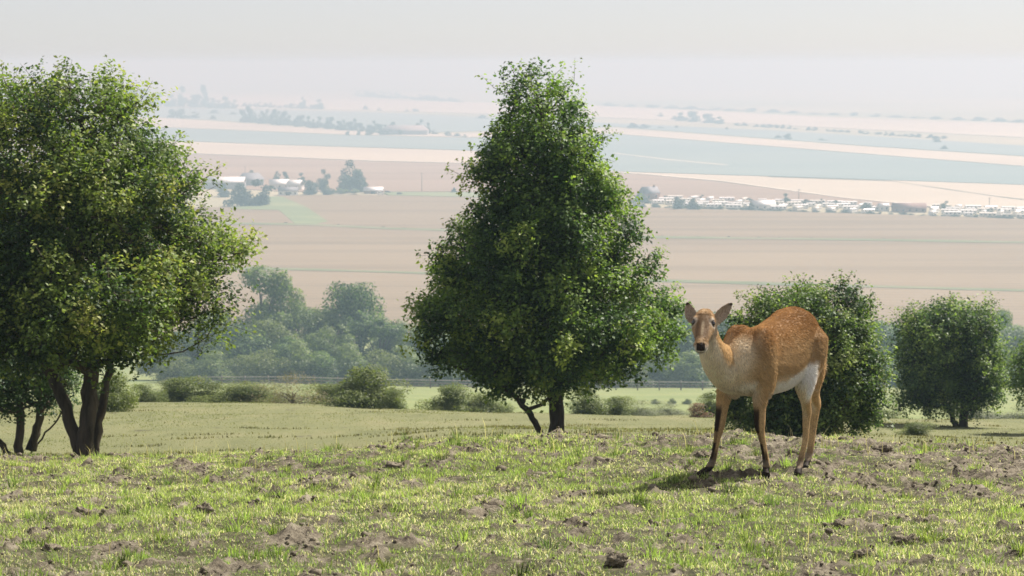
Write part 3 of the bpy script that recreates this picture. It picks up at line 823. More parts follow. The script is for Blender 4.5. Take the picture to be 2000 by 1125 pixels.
for x, y, w, h in [(680, 265, 14, 9), (700, 264, 12, 8), (722, 264, 22, 12), (744, 264, 20, 13), (762, 264, 18, 11), (780, 264, 15, 11)]:
    vp(far_shrub, 'belt_shrub', x, y, w, h, 'hazy shrub in the row before the big barn', 'shrub', BG)
for x, y, w, h in [(848, 262, 12, 9), (874, 266, 16, 10), (893, 267, 18, 7), (908, 268, 14, 6)]:
    vp(far_shrub, 'belt_shrub', x, y, w, h, 'hazy hedge shrub right of the big barn', 'shrub', BG)
UG = 'hazy wood at the upper left'
for x, y, w, h in [(175, 204, 60, 22), (225, 206, 50, 28), (255, 207, 46, 34), (285, 208, 40, 34), (310, 208, 36, 28), (335, 209, 34, 26), (380, 210, 40, 24), (415, 211, 34, 20), (440, 212, 36, 24), (458, 212, 20, 18), (130, 202, 60, 22), (80, 200, 60, 24), (20, 198, 70, 26)]:
    vp(far_round, 'hazy_tree', x, y, w, h, 'pale blue tree in the far wood above the left hawthorn', 'tree', UG)['row'] = 1
vp(far_round, 'hazy_tree', 356, 209, 26, 42, 'left of the two tallest trees in the far wood at the upper left', 'tree', UG)
vp(far_round, 'hazy_tree', 400, 210, 20, 42, 'right of the two tallest trees in the far wood at the upper left', 'tree', UG)
for x, y, w, h in [(335, 230, 30, 17), (355, 231, 34, 19), (378, 231, 26, 13), (415, 233, 18, 8), (418, 222, 22, 8), (455, 224, 16, 6)]:
    vp(far_shrub, 'hazy_shrub', x, y, w, h, 'dark hedge clump just left of the long shelter belt', 'shrub', UG)['row'] = 1
for k in range(16):
    x = 478 + k * 10; vp(far_shrub, 'hazy_hedge', x, 208.5 + k * .35, vr.uniform(12, 18), vr.uniform(5, 11), 'faint hedge bush above the long shelter belt', 'shrub', UG)
vp(far_round, 'hazy_tree', 591, 211, 15, 21, 'faint twin tree above the shelter belt, left one', 'tree', UG)
vp(far_round, 'hazy_tree', 624, 212, 24, 19, 'faint twin tree above the shelter belt, right one', 'tree', UG)
for k in range(14):
    x = 700 + k * 15; vp(far_shrub, 'hazy_hedge', x, 188 + k * .9, vr.uniform(14, 30), vr.uniform(4, 12) if k > 5 else vr.uniform(9, 14), 'very faint hedgerow bush near the skyline left of the middle hawthorn', 'shrub', UG)
for x, y, w, h in [(714, 214, 14, 8), (740, 216, 12, 6), (795, 218, 12, 5), (810, 218, 16, 6), (942, 232, 24, 8)]:
    vp(far_shrub, 'hazy_shrub', x, y, w, h, 'small faint bush on the far green field', 'shrub', UG)
RG = 'hedges and copses on the far right fields'
for x, y, w, h in [(1235, 250, 30, 10), (1258, 251, 26, 9), (1290, 251, 12, 5), (1322, 250, 10, 5), (1420, 253, 10, 5), (1520, 270, 18, 6), (1540, 272, 22, 12), (1606, 275, 18, 5), (1845, 292, 18, 8), (1855, 277, 0.1, .1)]:
    if w > 1: vp(far_shrub, 'far_field_bush', x, y, w, h, 'isolated hazy bush on the pale far right fields', 'shrub', RG)
for x, y, w, h in [(1330, 236, 30, 17), (1355, 238, 34, 20), (1385, 240, 36, 17), (1405, 242, 26, 15), (1290, 228, 16, 8), (1318, 234, 22, 8)]:
    vp(far_round, 'far_copse_tree', x, y, w, h, 'tree in the pale copse above the far right fields', 'tree', RG)['row'] = 1
for k in range(34):
    x = 1428 + k * 12.6; y = 244 + k * .83
    if 0.18 < (k * .37) % 1: vp(far_shrub, 'far_hedge', x, y + vr.uniform(-.6, .6), vr.uniform(10, 20), vr.uniform(3, 8), 'bush in the broken hedge across the far right fields', 'shrub', RG)
vp(far_round, 'far_field_bush', 1829, 278, 20, 12, 'rounded bush ending the broken far right hedge', 'shrub', RG)
for k in range(22):
    x = 1190 + k * 40; vp(far_shrub, 'skyline_hedge', x, 207 + k * 1.6, vr.uniform(20, 44), vr.uniform(3, 8), 'barely visible hedge bush near the right skyline', 'shrub', RG)['row'] = 1

# ------------------------------------------------------------------ buildings, caravans, poles
def gabled(name, base, L, D, wall_h, ridge_h, rz, wall_mat, roof_mat, label, cat, group=None, windows=0, door=False, hip=0.0, chimney=False, over=.35):
    root = link(name, None, loc=tuple(base)); root.rotation_euler = (0, 0, rz); tag(root, label, cat, group)
    x, y = L / 2, D / 2
    v = [(-x, -y, -.3), (x, -y, -.3), (x, y, -.3), (-x, y, -.3), (-x, -y, wall_h), (x, -y, wall_h), (x, y, wall_h), (-x, y, wall_h), (-x, 0, ridge_h - .15), (x, 0, ridge_h - .15)]
    q = [(0, 1, 5, 4), (1, 2, 6, 5), (2, 3, 7, 6), (3, 0, 4, 7)]
    m_ = mesh_arrays('wall', v, q, [(5, 6, 9), (7, 4, 8)] if not hip else None)
    link('wall', m_, wall_mat, root)
    o = over; hx = x + o - hip
    zo = wall_h - o * (ridge_h - wall_h) / y
    v = [(-x - o, -y - o, zo), (x + o, -y - o, zo), (x + o, y + o, zo), (-x - o, y + o, zo), (-hx, 0, ridge_h), (hx, 0, ridge_h)]
    v += [(a, b_, c + .22) for a, b_, c in v]
    q = [(6, 7, 11, 10), (8, 9, 10, 11), (1, 0, 4, 5), (3, 2, 5, 4), (0, 1, 7, 6), (2, 3, 9, 8)]
    t = [(7, 8, 11), (9, 6, 10)] + [(0, 6, 10), (0, 10, 4), (0, 4, 3), (3, 4, 10), (3, 10, 9), (1, 5, 11), (1, 11, 7), (1, 2, 5), (2, 8, 11), (2, 11, 5)]
    rf = link('roof', mesh_arrays('roof', v, q, t), roof_mat, root)
    if chimney:
        mb = MB(); mb.box((x * .6, -.5, ridge_h - 1), (x * .6 + .9, .5, ridge_h + 1.3)); link('chimney', mb.mesh('chimney'), M_BRICK, rf)
    for k in range(windows):
        wx = -x + L * (k + .5) / windows; mb = MB(); mb.box((wx - .6, -y - .06, wall_h * .32), (wx + .6, -y + .05, wall_h * .72))
        wi = link('window', mb.mesh('window'), M_GLASS, root)
    if door:
        mb = MB(); mb.box((-1.6, -y - .06, -.1), (1.4, -y + .05, wall_h * .8)); link('door', mb.mesh('door'), M_GLASS, root)
    return root

def vb(px, y): return V(px, y, VALLEY)
gabled('barn', vb(440, 368), 30, 14, 5.2, 8.6, .02, M_GREYWALL, M_PALEROOF, 'long barn with pale roof beside the left hawthorn', 'barn', door=True)
gabled('barn', vb(490, 362), 20, 13, 5.0, 9.5, .1, M_GREYWALL, M_SLATE, 'grey hipped roof barn behind the dark farm thicket', 'barn', hip=4)
gabled('farmhouse', vb(546, 369), 15, 9, 4.0, 7.2, .15, M_RENDER, M_PALEROOF, 'white roofed farmhouse left of the farmyard', 'house', windows=3)
gabled('farmhouse', vb(577, 371), 11, 8, 4.2, 7.4, -.35, M_RENDER, M_PALEROOF, 'white roofed farmhouse with the roof facing right', 'house', windows=2)
gabled('cottage', vb(563, 381), 14, 8, 3.3, 5.6, .08, M_RENDER, M_SLATE, 'low white cottage in front of the farmhouses', 'house', windows=4, door=True)
gabled('shed', vb(730, 378), 14, 7, 2.4, 4.6, -.04, M_BRICK, M_PALEROOF, 'low shed with white roof right of the biggest farm tree', 'shed', door=True)
gabled('barn', vb(792, 263), 60, 24, 6, 12.5, -.1, M_GREYWALL, plain('dusty_pink_roof', (.27, .235, .235), .8, .1, .3), 'huge hazy barn with reddish roof by the shelter belt', 'barn', hip=6)
gabled('house', vb(1268, 390), 12, 9, 5, 9, .5, M_BRICK, M_SLATE, 'dark gabled house at the left end of the caravan park', 'house', windows=2, chimney=True)
gabled('clubhouse', vb(1775, 414), 21, 9, 2.8, 5.6, -.05, M_BRICK, M_TILE, 'long building with reddish roof among the caravans', 'building', windows=5)
gabled('bungalow', vb(1725, 412), 6.5, 6, 3.6, 4.8, .05, M_RENDER, M_PALEROOF, 'tall boxy white bungalow left of the reddish roofed building', 'house', windows=2)
gabled('bungalow', vb(1490, 409), 15, 8, 3.2, 5.8, .2, M_RENDER, M_PALEROOF, 'wide white bungalow with two pitches left in the caravan park', 'house', windows=3)

def vehicle(px, y, L, H, mat, label, rz, name):
    b = vb(px, y); root = link(name, None, loc=tuple(b)); root.rotation_euler = (0, 0, rz); tag(root, label, 'vehicle')
    x = L / 2; w = .95
    prof = [(-x, .35), (x, .35), (x, H * .58), (x * .62, H * .62), (x * .38, H), (-x * .85, H), (-x, H * .65)]
    n = len(prof); v = [(a, -w, z) for a, z in prof] + [(a, w, z) for a, z in prof]
    m_ = bpy.data.meshes.new('body'); m_.from_pydata(v, [], [list(range(n)), list(range(2 * n - 1, n - 1, -1))] + [[(i + 1) % n, i, i + n, (i + 1) % n + n] for i in range(n)]); m_.update()
    link('body', m_, mat, root)
    mb = MB(); mb.box((-x * .6, -w - .02, H * .66), (x * .36, w + .02, H * .92)); link('window', mb.mesh('window'), M_GLASS, root)
    for sx in (-.62, .62):
        for sy in (-1, 1):
            mb = MB(); mb.tube([(x * sx, sy * (w - .2), .33), (x * sx, sy * (w + .03), .33)], [.33, .33], 12); link('wheel', mb.mesh('wheel'), M_DARKCAR, root)
vehicle(743, 380.5, 5.2, 2.3, M_WHITE, 'white van parked in front of the low shed', .3, 'parked_van')
vehicle(758, 377.5, 4.6, 1.9, M_DARKCAR, 'dark car parked nearest the low shed', -.1, 'parked_car')
vehicle(781, 381, 4.6, 1.8, M_DARKCAR, 'dark car parked at the right end of the farmyard', .1, 'parked_car')

def caravan_parts(L, D, H, flat):
    out_ = {}
    mb = MB()
    prof = [(-D / 2, .45), (D / 2, .45), (D / 2, H * .86), (0 if not flat else D * .3, H), (-D * .3 if flat else -.01, H), (-D / 2, H * .86)]
    n = len(prof)
    v = [(-L / 2, a, z) for a, z in prof] + [(L / 2, a, z) for a, z in prof]
    m_ = bpy.data.meshes.new('body'); m_.from_pydata(v, [], [list(range(n - 1, -1, -1)), list(range(n, 2 * n))] + [[i, (i + 1) % n, (i + 1) % n + n, i + n] for i in range(n)]); m_.update()
    mb.box((-L / 2 + .4, -D / 2 + .3, -.1), (L / 2 - .4, D / 2 - .3, .44)); ch = mb.mesh('chassis')
    wins = []
    k = max(2, int(L / 2.6))
    for j in range(k):
        cx = -L / 2 + L * (j + .5) / k; mb = MB(); mb.box((cx - .55, -D / 2 - .03, H * .45), (cx + .55, -D / 2 + .04, H * .72)); wins.append(mb.mesh('window'))
    return m_, ch, wins
car_kinds = [caravan_parts(10.5, 3.6, 3.1, False), caravan_parts(8.5, 3.2, 2.9, True), caravan_parts(6.0, 2.5, 2.7, True)]
CG = 'caravans parked in rows across the valley'
for m_, ch_, ws in car_kinds:
    ch_.materials.append(M_DARKCAR)
    for w_ in ws: w_.materials.append(M_GLASS)
bodies = [[k[0], k[0].copy()] for k in car_kinds]
for a_, b_ in bodies: a_.materials.append(M_WHITE); b_.materials.append(M_CREAM)
for rank in range(4):
    x = 1268 + rank * 17 + (60 if rank == 0 else 0)
    while x < 2080:
        y = 403.5 + (x - 1310) * .0335 - rank * 4.6
        if not (1735 < x < 1815 and rank < 2) and not (1470 < x < 1512 and rank < 1) and not (1712 < x < 1738):
            k = int(vr.choice(3, p=[.5, .3, .2])); root = link('caravan', None, loc=tuple(vb(x, y))); root.rotation_euler = (0, 0, vr.choice([.05, -.08, .35, -.3, 1.1]) + vr.normal() * .05)
            tag(root, 'small white caravan parked in the long rows right of the middle hawthorn', 'caravan', CG)
            link('body', bodies[k][int(vr.random() < .22)], None, root); link('chassis', car_kinds[k][1], None, root)
            for w_ in car_kinds[k][2]: link('window', w_, None, root)
        x += vr.uniform(27, 40)
HL = 'bush in the low hedge along the front of the caravan park'
x = 1240
while x < 2060:
    vp(far_shrub, 'park_hedge', x, 405.5 + (x - 1310) * .0335, vr.uniform(16, 30), vr.uniform(3.5, 8), HL, 'hedge', 'planting round the caravan park'); x += vr.uniform(13, 26)
for x, y, w, h in [(1250, 397, 40, 22), (1300, 392, 24, 10), (1322, 409, 32, 25), (1354, 410, 26, 24), (1372, 392, 14, 12), (1462, 400, 30, 14), (1466, 410, 18, 14), (1574, 402, 24, 13), (1604, 402, 12, 14), (1632, 401, 22, 10), (1690, 413, 26, 18), (1648, 404, 14, 8), (1800, 404, 12, 8), (1935, 420, 22, 14), (1952, 421, 12, 14)]:
    vp(far_shrub, 'park_bush', x, y, w, h, 'rounded bush standing among the caravans', 'bush', 'planting round the caravan park')
for o_ in scene.objects:
    if o_.name.split('.')[0] == 'park_bush': o_['row'] = 1
number_row('park_bush', 'planting round the caravan park', '%s rounded bush from the left standing among the caravans')
vp(far_round, 'park_tree', 1535, 397, 22, 20, 'dark round tree rising behind the caravans next to the pole', 'tree', 'planting round the caravan park')
vp(far_round, 'park_tree', 1848, 412, 23, 20, 'dark round tree among the caravans at the right', 'tree', 'planting round the caravan park')

def pole(px, y, hpx, label):
    b = vb(px, y); h = hpx * b[1] / FPX; root = link('power_pole', None, loc=tuple(b)); tag(root, label, 'pole')
    mb = MB(); mb.tube([(0, 0, -.5), (0, 0, h)], [.26, .17], 8); link('shaft', mb.mesh('shaft'), M_WOOD, root)
    mb = MB(); mb.box((-1.2, -.1, h - .9), (1.2, .1, h - .7)); link('crossarm', mb.mesh('crossarm'), M_WOOD, root)
pole(824, 374, 37, 'thin power pole on the field edge left of the middle hawthorn')
pole(1560, 396, 27, 'thin power pole behind the caravans left of centre')
pole(1932, 410, 25, 'thin power pole behind the caravans at the far right')
pole(479, 356, 32, 'thin pole standing behind the farm barns')

# ------------------------------------------------------------------ the antelope
TH = math.radians(60)
AF = np.array([-math.cos(TH), -math.sin(TH), 0.0])        # the way the body faces: left and towards the camera
AL = np.array([math.sin(TH), -math.cos(TH), 0.0])         # its left side
AO = P(1495, 930, 11.3); AO[2] = 0.0
def A(f, l, z): return AO + AF * f + AL * l + np.array([0, 0, z])

def loft(mb, rings):
    """rings: list of (centre, u half axis vector, v half axis vector up, v half axis vector down)"""
    k = 24; th = np.arange(k) * 2 * math.pi / k; V_ = []
    for c, u, up, dn in rings:
        cs, sn = np.cos(th), np.sin(th)
        V_.append(np.asarray(c)[None] + cs[:, None] * np.asarray(u)[None] + np.maximum(sn, 0)[:, None] * np.asarray(up)[None] + np.minimum(sn, 0)[:, None] * np.asarray(dn)[None])
    V_ = np.concatenate(V_); n = len(rings)
    i = np.arange(n - 1)[:, None] * k; j = np.arange(k)[None]; j2 = (j + 1) % k
    q = np.stack([i + j, i + j2, i + k + j2, i + k + j], -1).reshape(-1, 4)
    V_ = np.concatenate([V_, [rings[0][0], rings[-1][0]]])
    t = [(n * k, (x + 1) % k, x) for x in range(k)] + [(n * k + 1, (n - 1) * k + x, (n - 1) * k + (x + 1) % k) for x in range(k)]
    mb.add(V_, q, t)

def smooth_rings(tab, m=4):                    # resample a station table with pchip
    tab = np.array(tab, float); s = np.arange(len(tab)); x = np.linspace(0, len(tab) - 1, (len(tab) - 1) * m + 1)
    return np.stack([pchip(s, tab[:, c], x) for c in range(tab.shape[1])], -1)

UPV = np.array([0, 0, 1.0])
ab = MB()
# trunk: f, top, bottom, half width, z of greatest width (0..1 of height)
tr = smooth_rings([(.47, .735, .655, .03, .5), (.44, .80, .60, .085, .5), (.37, .86, .535, .130, .5), (.26, .905, .505, .158, .5), (.15, .898, .49, .165, .48), (.0, .902, .475, .176, .45), (-.15, .925, .47, .182, .43),
                   (-.29, .943, .50, .182, .48), (-.40, .958, .55, .168, .52), (-.48, .935, .60, .148, .52), (-.55, .87, .64, .10, .5), (-.585, .80, .70, .035, .5)])
rings = []
for f, zt, zb, w, k in tr:
    zc = zb + (zt - zb) * k
    rings.append((A(f, 0, zc), AL * w, UPV * (zt - zc), UPV * (zc - zb)))
loft(ab, rings)
def blob(c, f, l, z):
    rs = []
    for t in np.linspace(-1, 1, 11):
        s = math.sqrt(max(0, 1 - t * t)) + .02
        rs.append((c + AF * f * t, AL * l * s, UPV * z * s, UPV * z * s))
    loft(ab, rs)
for s_ in (1, -1):
    blob(A(.27, s_ * .092, .70), .13, .070, .215)          # shoulder and blade
    blob(A(.24, s_ * .066, .852), .10, .05, .062)         # top of the blade
    blob(A(-.39, s_ * .068, .72), .17, .105, .215)         # haunch
def limb(pts, k=5):                                        # pts: px, py, distance, half width (across), half depth
    T = smooth_rings([(*P(a, b_, c), w, dp) for a, b_, c, w, dp in pts], k)
    d_ = np.gradient(T[:, :3], axis=0); d_ /= np.linalg.norm(d_, axis=1)[:, None]
    rs = []
    for row, dd in zip(T, d_):
        u = np.array([1.0, .1, 0]); u -= dd * u.dot(dd); u /= np.linalg.norm(u)
        w_ = np.cross(dd, u)
        rs.append((row[:3], u * row[3], w_ * row[4], w_ * row[4]))
    loft(ab, rs)
LEGS = {
 'FL': [(1474, 668, 11.00, .02, .03), (1478, 695, 11.00, .065, .09), (1482, 735, 10.99, .055, .080), (1484, 768, 10.99, .040, .058), (1484, 800, 10.98, .034, .044), (1484, 830, 10.97, .030, .034), (1487, 850, 10.98, .021, .026), (1492, 875, 10.99, .017, .021), (1496, 900, 11.0, .019, .024), (1497, 910, 11.0, .021, .026), (1496, 919, 10.985, .018, .022), (1496, 924, 10.97, .021, .032), (1496, 931.5, 10.95, .024, .045)],
 'FR': [(1432, 680, 11.10, .02, .03), (1428, 702, 11.10, .06, .08), (1420, 745, 11.10, .055, .072), (1414, 775, 11.10, .040, .052), (1409, 808, 11.09, .032, .042), (1405, 836, 11.08, .028, .032), (1400.5, 857, 11.08, .019, .024), (1396.5, 880, 11.09, .017, .020), (1392, 900, 11.08, .020, .024), (1388, 909, 11.07, .021, .024), (1381, 917, 11.05, .018, .020), (1374, 923, 11.03, .022, .026), (1364, 931.5, 11.0, .023, .030)],
 'HL': [(1592, 636, 11.62, .02, .03), (1589, 662, 11.61, .085, .13), (1582, 700, 11.56, .090, .145), (1573, 735, 11.48, .068, .105), (1571, 762, 11.47, .048, .070), (1574, 785, 11.53, .031, .046), (1576, 806, 11.58, .026, .040), (1575, 820, 11.58, .022, .032), (1574, 850, 11.56, .018, .022), (1568, 882, 11.53, .016, .020), (1563, 903, 11.51, .021, .025), (1561, 914, 11.48, .020, .022), (1559, 921, 11.46, .024, .032), (1557, 932, 11.43, .027, .045)],
 'HR': [(1592, 655, 11.78, .02, .03), (1592, 682, 11.78, .07, .13), (1588, 720, 11.72, .07, .12), (1586, 750, 11.70, .052, .085), (1590, 772, 11.80, .034, .052), (1595, 789, 11.88, .026, .042), (1592, 805, 11.89, .025, .034), (1588, 836, 11.88, .022, .025), (1585, 862, 11.86, .020, .023), (1581, 886, 11.84, .022, .025), (1578, 897, 11.82, .021, .024), (1575, 907, 11.79, .020, .023), (1573, 918, 11.75, .025, .042)]}
for k_ in LEGS: limb(LEGS[k_])
# neck and throat
limb([(1452, 722, 11.10, .135, .15), (1424, 718, 11.02, .125, .145), (1404, 706, 10.95, .098, .120), (1391, 684, 10.88, .076, .096), (1383, 660, 10.86, .063, .080), (1379, 638, 10.85, .057, .068), (1377, 622, 10.85, .044, .05)])
# tail
limb([(1600, 655, 11.84, .028, .028), (1608, 678, 11.90, .022, .022), (1608, 705, 11.92, .018, .018), (1605, 730, 11.92, .021, .021), (1601, 752, 11.91, .008, .008)])
# head
HP = P(1376, 619, 10.83); HN = P(1368.5, 681, 10.555)
hx = HN - HP; HLEN = np.linalg.norm(hx); hx /= HLEN
hy = np.array([1.0, -.06, 0.02]); hy -= hx * hy.dot(hx); hy /= np.linalg.norm(hy)
hz = np.cross(hx, hy); hz *= np.sign(hz[2])
def H(t, l, u): return HP + hx * t * HLEN + hy * l + hz * u
hd = smooth_rings([(-.16, .022, .020, .03), (-.08, .044, .040, .05), (.06, .057, .052, .060), (.20, .064, .056, .066), (.33, .066, .052, .066), (.46, .056, .043, .060), (.60, .045, .036, .050), (.75, .037, .030, .040), (.88, .0355, .027, .040), (.96, .034, .023, .039), (1.02, .026, .014, .030), (1.045, .012, .006, .014)])
loft(ab, [(H(t, 0, 0), hy * w, hz * u, hz * d_) for t, w, u, d_ in hd])
for s_ in (1, -1):                                         # brow ridges and cheeks
    c = H(.25, s_ * .044, .030); rs = []
    for t in np.linspace(-1, 1, 9):
        q_ = math.sqrt(max(0, 1 - t * t)) + .03; rs.append((c + hx * .034 * t, hy * .017 * q_, hz * .022 * q_, hz * .022 * q_))
    loft(ab, rs)
def ear(base, tip, face, w):                               # cupped leaf shaped shell
    ax_ = tip - base; L = np.linalg.norm(ax_); ax_ = ax_ / L
    n_ = face - ax_ * face.dot(ax_); n_ /= np.linalg.norm(n_); b_ = np.cross(ax_, n_)
    outer, inner = [], []
    ts = np.linspace(0, 1, 12); us = np.linspace(-1, 1, 11)
    for t in ts:
        ww = w * (math.sin(math.pi * min(1, (t * .92 + .08)) ** .85) ** .75 * .98 + .05)
        for u in us:
            cup = (1 - u * u) * ww * .5
            p = base + ax_ * L * t + b_ * ww * u - n_ * cup
            inner.append(p); outer.append(p - n_ * .014 * (1.05 - .5 * abs(u)) - ax_ * .001)
    n = len(ts) * len(us); m_ = len(us)
    q = []
    for i in range(len(ts) - 1):
        for j in range(m_ - 1):
            a = i * m_ + j; q += [(a, a + 1, a + m_ + 1, a + m_), (n + a, n + a + m_, n + a + m_ + 1, n + a + 1)]
    for i in range(len(ts) - 1):
        for j, fl in ((0, 0), (m_ - 1, 1)):
            a = i * m_ + j; f_ = (a, a + m_, n + a + m_, n + a); q.append(f_ if not fl else f_[::-1])
    for j in range(m_ - 1):
        q += [(j + 1, j, n + j, n + j + 1)]; a = (len(ts) - 1) * m_ + j; q += [(a, a + 1, n + a + 1, n + a)]
    ab.add(inner + outer, q)
EARS = [(P(1355, 631, 10.84), P(1342, 589, 10.86), np.array([.05, -1, .1]), .035), (P(1396, 631, 10.84), P(1431.5, 590.5, 10.87), np.array([.3, -.95, .05]), .036)]
for e in EARS: ear(*e)

raw = ab.mesh('antelope_raw')
tmp = bpy.data.objects.new('antelope_raw', raw); COL.objects.link(tmp)
md = tmp.modifiers.new('r', 'REMESH'); md.mode = 'VOXEL'; md.voxel_size = .0055
ms = tmp.modifiers.new('s', 'SMOOTH'); ms.factor = .5; ms.iterations = 7
dg = bpy.context.evaluated_depsgraph_get()
body_mesh = bpy.data.meshes.new_from_object(tmp.evaluated_get(dg)); body_mesh.name = 'antelope_body'
bpy.data.objects.remove(tmp); bpy.data.meshes.remove(raw)
nv = len(body_mesh.vertices)
bco = np.zeros(nv * 3, np.float32); body_mesh.vertices.foreach_get('co', bco); bco = bco.reshape(-1, 3).astype(float)
bno = np.zeros(nv * 3, np.float32); body_mesh.vertices.foreach_get('normal', bno); bno = bno.reshape(-1, 3).astype(float)

def sstep(a, b_, x): 
    t = np.clip((x - a) / (b_ - a), 0, 1); return t * t * (3 - 2 * t)
def seg_dist(p, chain):
    best = np.full(len(p), 9.0); tt = np.zeros(len(p))
    for i in range(len(chain) - 1):
        a, b_ = chain[i], chain[i + 1]; ab_ = b_ - a; t = np.clip(((p - a) @ ab_) / (ab_ @ ab_), 0, 1)
        d_ = np.linalg.norm(p - (a + t[:, None] * ab_), axis=1); m_ = d_ < best; best[m_] = d_[m_]; tt[m_] = i + t[m_]
    return best, tt
legc = {k_: np.array([P(a, b_, c) for a, b_, c, _, _ in v_]) for k_, v_ in LEGS.items()}
def coat(p, n):
    q = p - AO; f, l, z = q @ AF, q @ AL, q[:, 2]
    nz = noise3(p, 14, 3); nz2 = noise3(p, 45, 8)
    mix = lambda a, b_, t: a * (1 - t)[:, None] + np.array(b_) * t[:, None]
    c = np.tile(np.array([.43, .295, .155]), (len(p), 1))
    c = mix(c, (.31, .172, .072), sstep(.70, .87, z + (nz - .5) * .10))            # chestnut back
    c = mix(c, (.25, .125, .048), sstep(.85, .95, z + (nz - .5) * .08) * .8)
    c = mix(c, (.58, .41, .22), sstep(.66, .52, z + (nz - .5) * .08))              # paler lower flank
    belly = sstep(.015, -.025, z - (.588 - .28 * np.clip(f - .02, -.6, 0.0) + (nz - .5) * .03)) * sstep(.20, .13, f) * sstep(-.30, -.24, f)
    under = sstep(-.2, -.7, n[:, 2]) * sstep(.42, .47, z) * sstep(.66, .60, z)
    c = mix(c, (.93, .91, .86), np.maximum(belly, under * .9))
    nk = sstep(.36, .50, f + (z - .7) * .25)                                         # neck and throat
    c = mix(c, (.60, .42, .22), nk * .9)
    fr = sstep(-.05, .55, (n @ AF) * .75 + (n @ np.array([-.5, -.6, -.45])) * .7)
    c = mix(c, (.84, .75, .58), nk * fr * .95 * sstep(.13, .01, l + (.62 - z) * .25))
    c = mix(c, (.78, .70, .58), sstep(.62, .53, z) * sstep(.26, .36, f) * sstep(.13, .06, np.abs(l)))  # pale brisket
    t = (p - HP) @ hx / HLEN; hl = (p - HP) @ hy; hu = (p - HP) @ hz
    for k_, ch_ in legc.items():
        d_, tt = seg_dist(p, ch_); zz = z - ch_[-1][2] + AO[2]
        on = sstep(.10, .06, d_) * sstep(.56, .36, zz)
        base = (.52, .36, .19) if k_[0] == 'F' else (.60, .43, .23)
        c = mix(c, base, on)
        if k_[0] == 'F':
            s_ = sstep(.30, .70, n @ np.array([-.97, -.22, 0]))
            c = mix(c, (.030, .022, .018), on * s_ * sstep(.06, .10, zz) * sstep(.44, .38, zz) * np.where((zz > .19) & (zz < .26), .55, 1))
            c = mix(c, (.035, .026, .02), on * sstep(.17, .12, zz) * sstep(.04, .07, zz) * sstep(-.5, .2, n @ np.array([-.8, -.6, 0])) * .8)
        else:
            c = mix(c, (.68, .57, .40), sstep(.12, .07, d_) * sstep(.30, .40, zz) * sstep(.62, .52, zz) * sstep(.1, .6, n @ (AF * .7 - AL * .6)) * .8)
            c = mix(c, (.15, .10, .07), on * sstep(.16, .09, zz) * .7)
        c = mix(c, (.50, .46, .40), on * sstep(.10, .08, zz) * sstep(.045, .055, zz) * .25)
        c = mix(c, (.030, .027, .026), on * sstep(.060, .048, zz))
    d_, tt = seg_dist(p, np.array([P(1600, 655, 11.84), P(1608, 678, 11.90), P(1608, 705, 11.92), P(1605, 730, 11.92), P(1601, 753, 11.91)]))
    tl = sstep(.035, .02, d_)
    c = mix(c, (.55, .42, .27), tl); c = mix(c, (.035, .028, .024), tl * sstep(2.2, 2.9, tt))
    head = sstep(-.22, -.05, t) * sstep(.115, .09, np.hypot(hl, hu))
    c = mix(c, (.48, .33, .19), head)
    c = mix(c, (.13, .078, .042), head * sstep(.034, .012, np.abs(np.abs(hl) - .016)) * sstep(.05, .2, t) * sstep(.86, .70, t) * sstep(-.1, .02, hu) * .85)
    c = mix(c, (.62, .50, .34), head * sstep(.012, .004, np.abs(hl)) * sstep(.3, .42, t) * sstep(.8, .6, t) * .6)
    eyed = np.minimum(np.linalg.norm(p - H(.31, .057, .024), axis=1), np.linalg.norm(p - H(.31, -.057, .024), axis=1))
    c = mix(c, (.72, .66, .56), head * sstep(.038, .026, eyed) * .6)
    c = mix(c, (.05, .035, .028), head * sstep(.025, .019, eyed))
    c = mix(c, (.78, .73, .65), head * sstep(.80, .88, t) * sstep(.02, -.004, hu))
    c = mix(c, (.74, .66, .52), head * sstep(-.02, -.04, hu) * .6)
    nose = sstep(.895, .93, t) * sstep(-.010, -.004, hu) * sstep(.027, .022, np.abs(hl))
    c = mix(c, (.016, .014, .014), head * nose)
    mouth = sstep(.005, .0025, np.abs(hu + .022)) * sstep(.84, .90, t) * sstep(.03, .02, np.abs(hl))
    c = mix(c, (.05, .035, .03), head * mouth * .8)
    for b_, tp, fc, w_ in EARS:
        ax_ = (tp - b_); L = np.linalg.norm(ax_); ax_ = ax_ / L; u = (p - b_) @ ax_ / L; r_ = np.linalg.norm(p - b_ - ax_ * (u * L)[:, None], axis=1)
        fn = fc - ax_ * fc.dot(ax_); fn /= np.linalg.norm(fn); sid = np.cross(ax_, fn); sx_ = np.abs((p - b_) @ sid) / w_
        on = sstep(.06, .05, r_) * sstep(.10, .25, u) * sstep(1.2, 1.1, u)
        c = mix(c, (.40, .27, .165), on)
        c = mix(c, (.52, .44, .36), on * sstep(.0, .5, n @ fn) * .75)
        c = mix(c, (.035, .028, .024), on * np.maximum(sstep(.80, .93, u), sstep(.86, 1.0, sx_) * sstep(.4, .6, u)))
    return np.clip(c * (.86 + .28 * nz2)[:, None] * (.80 + .40 * noise3(p, 7, 19))[:, None], .004, .93)

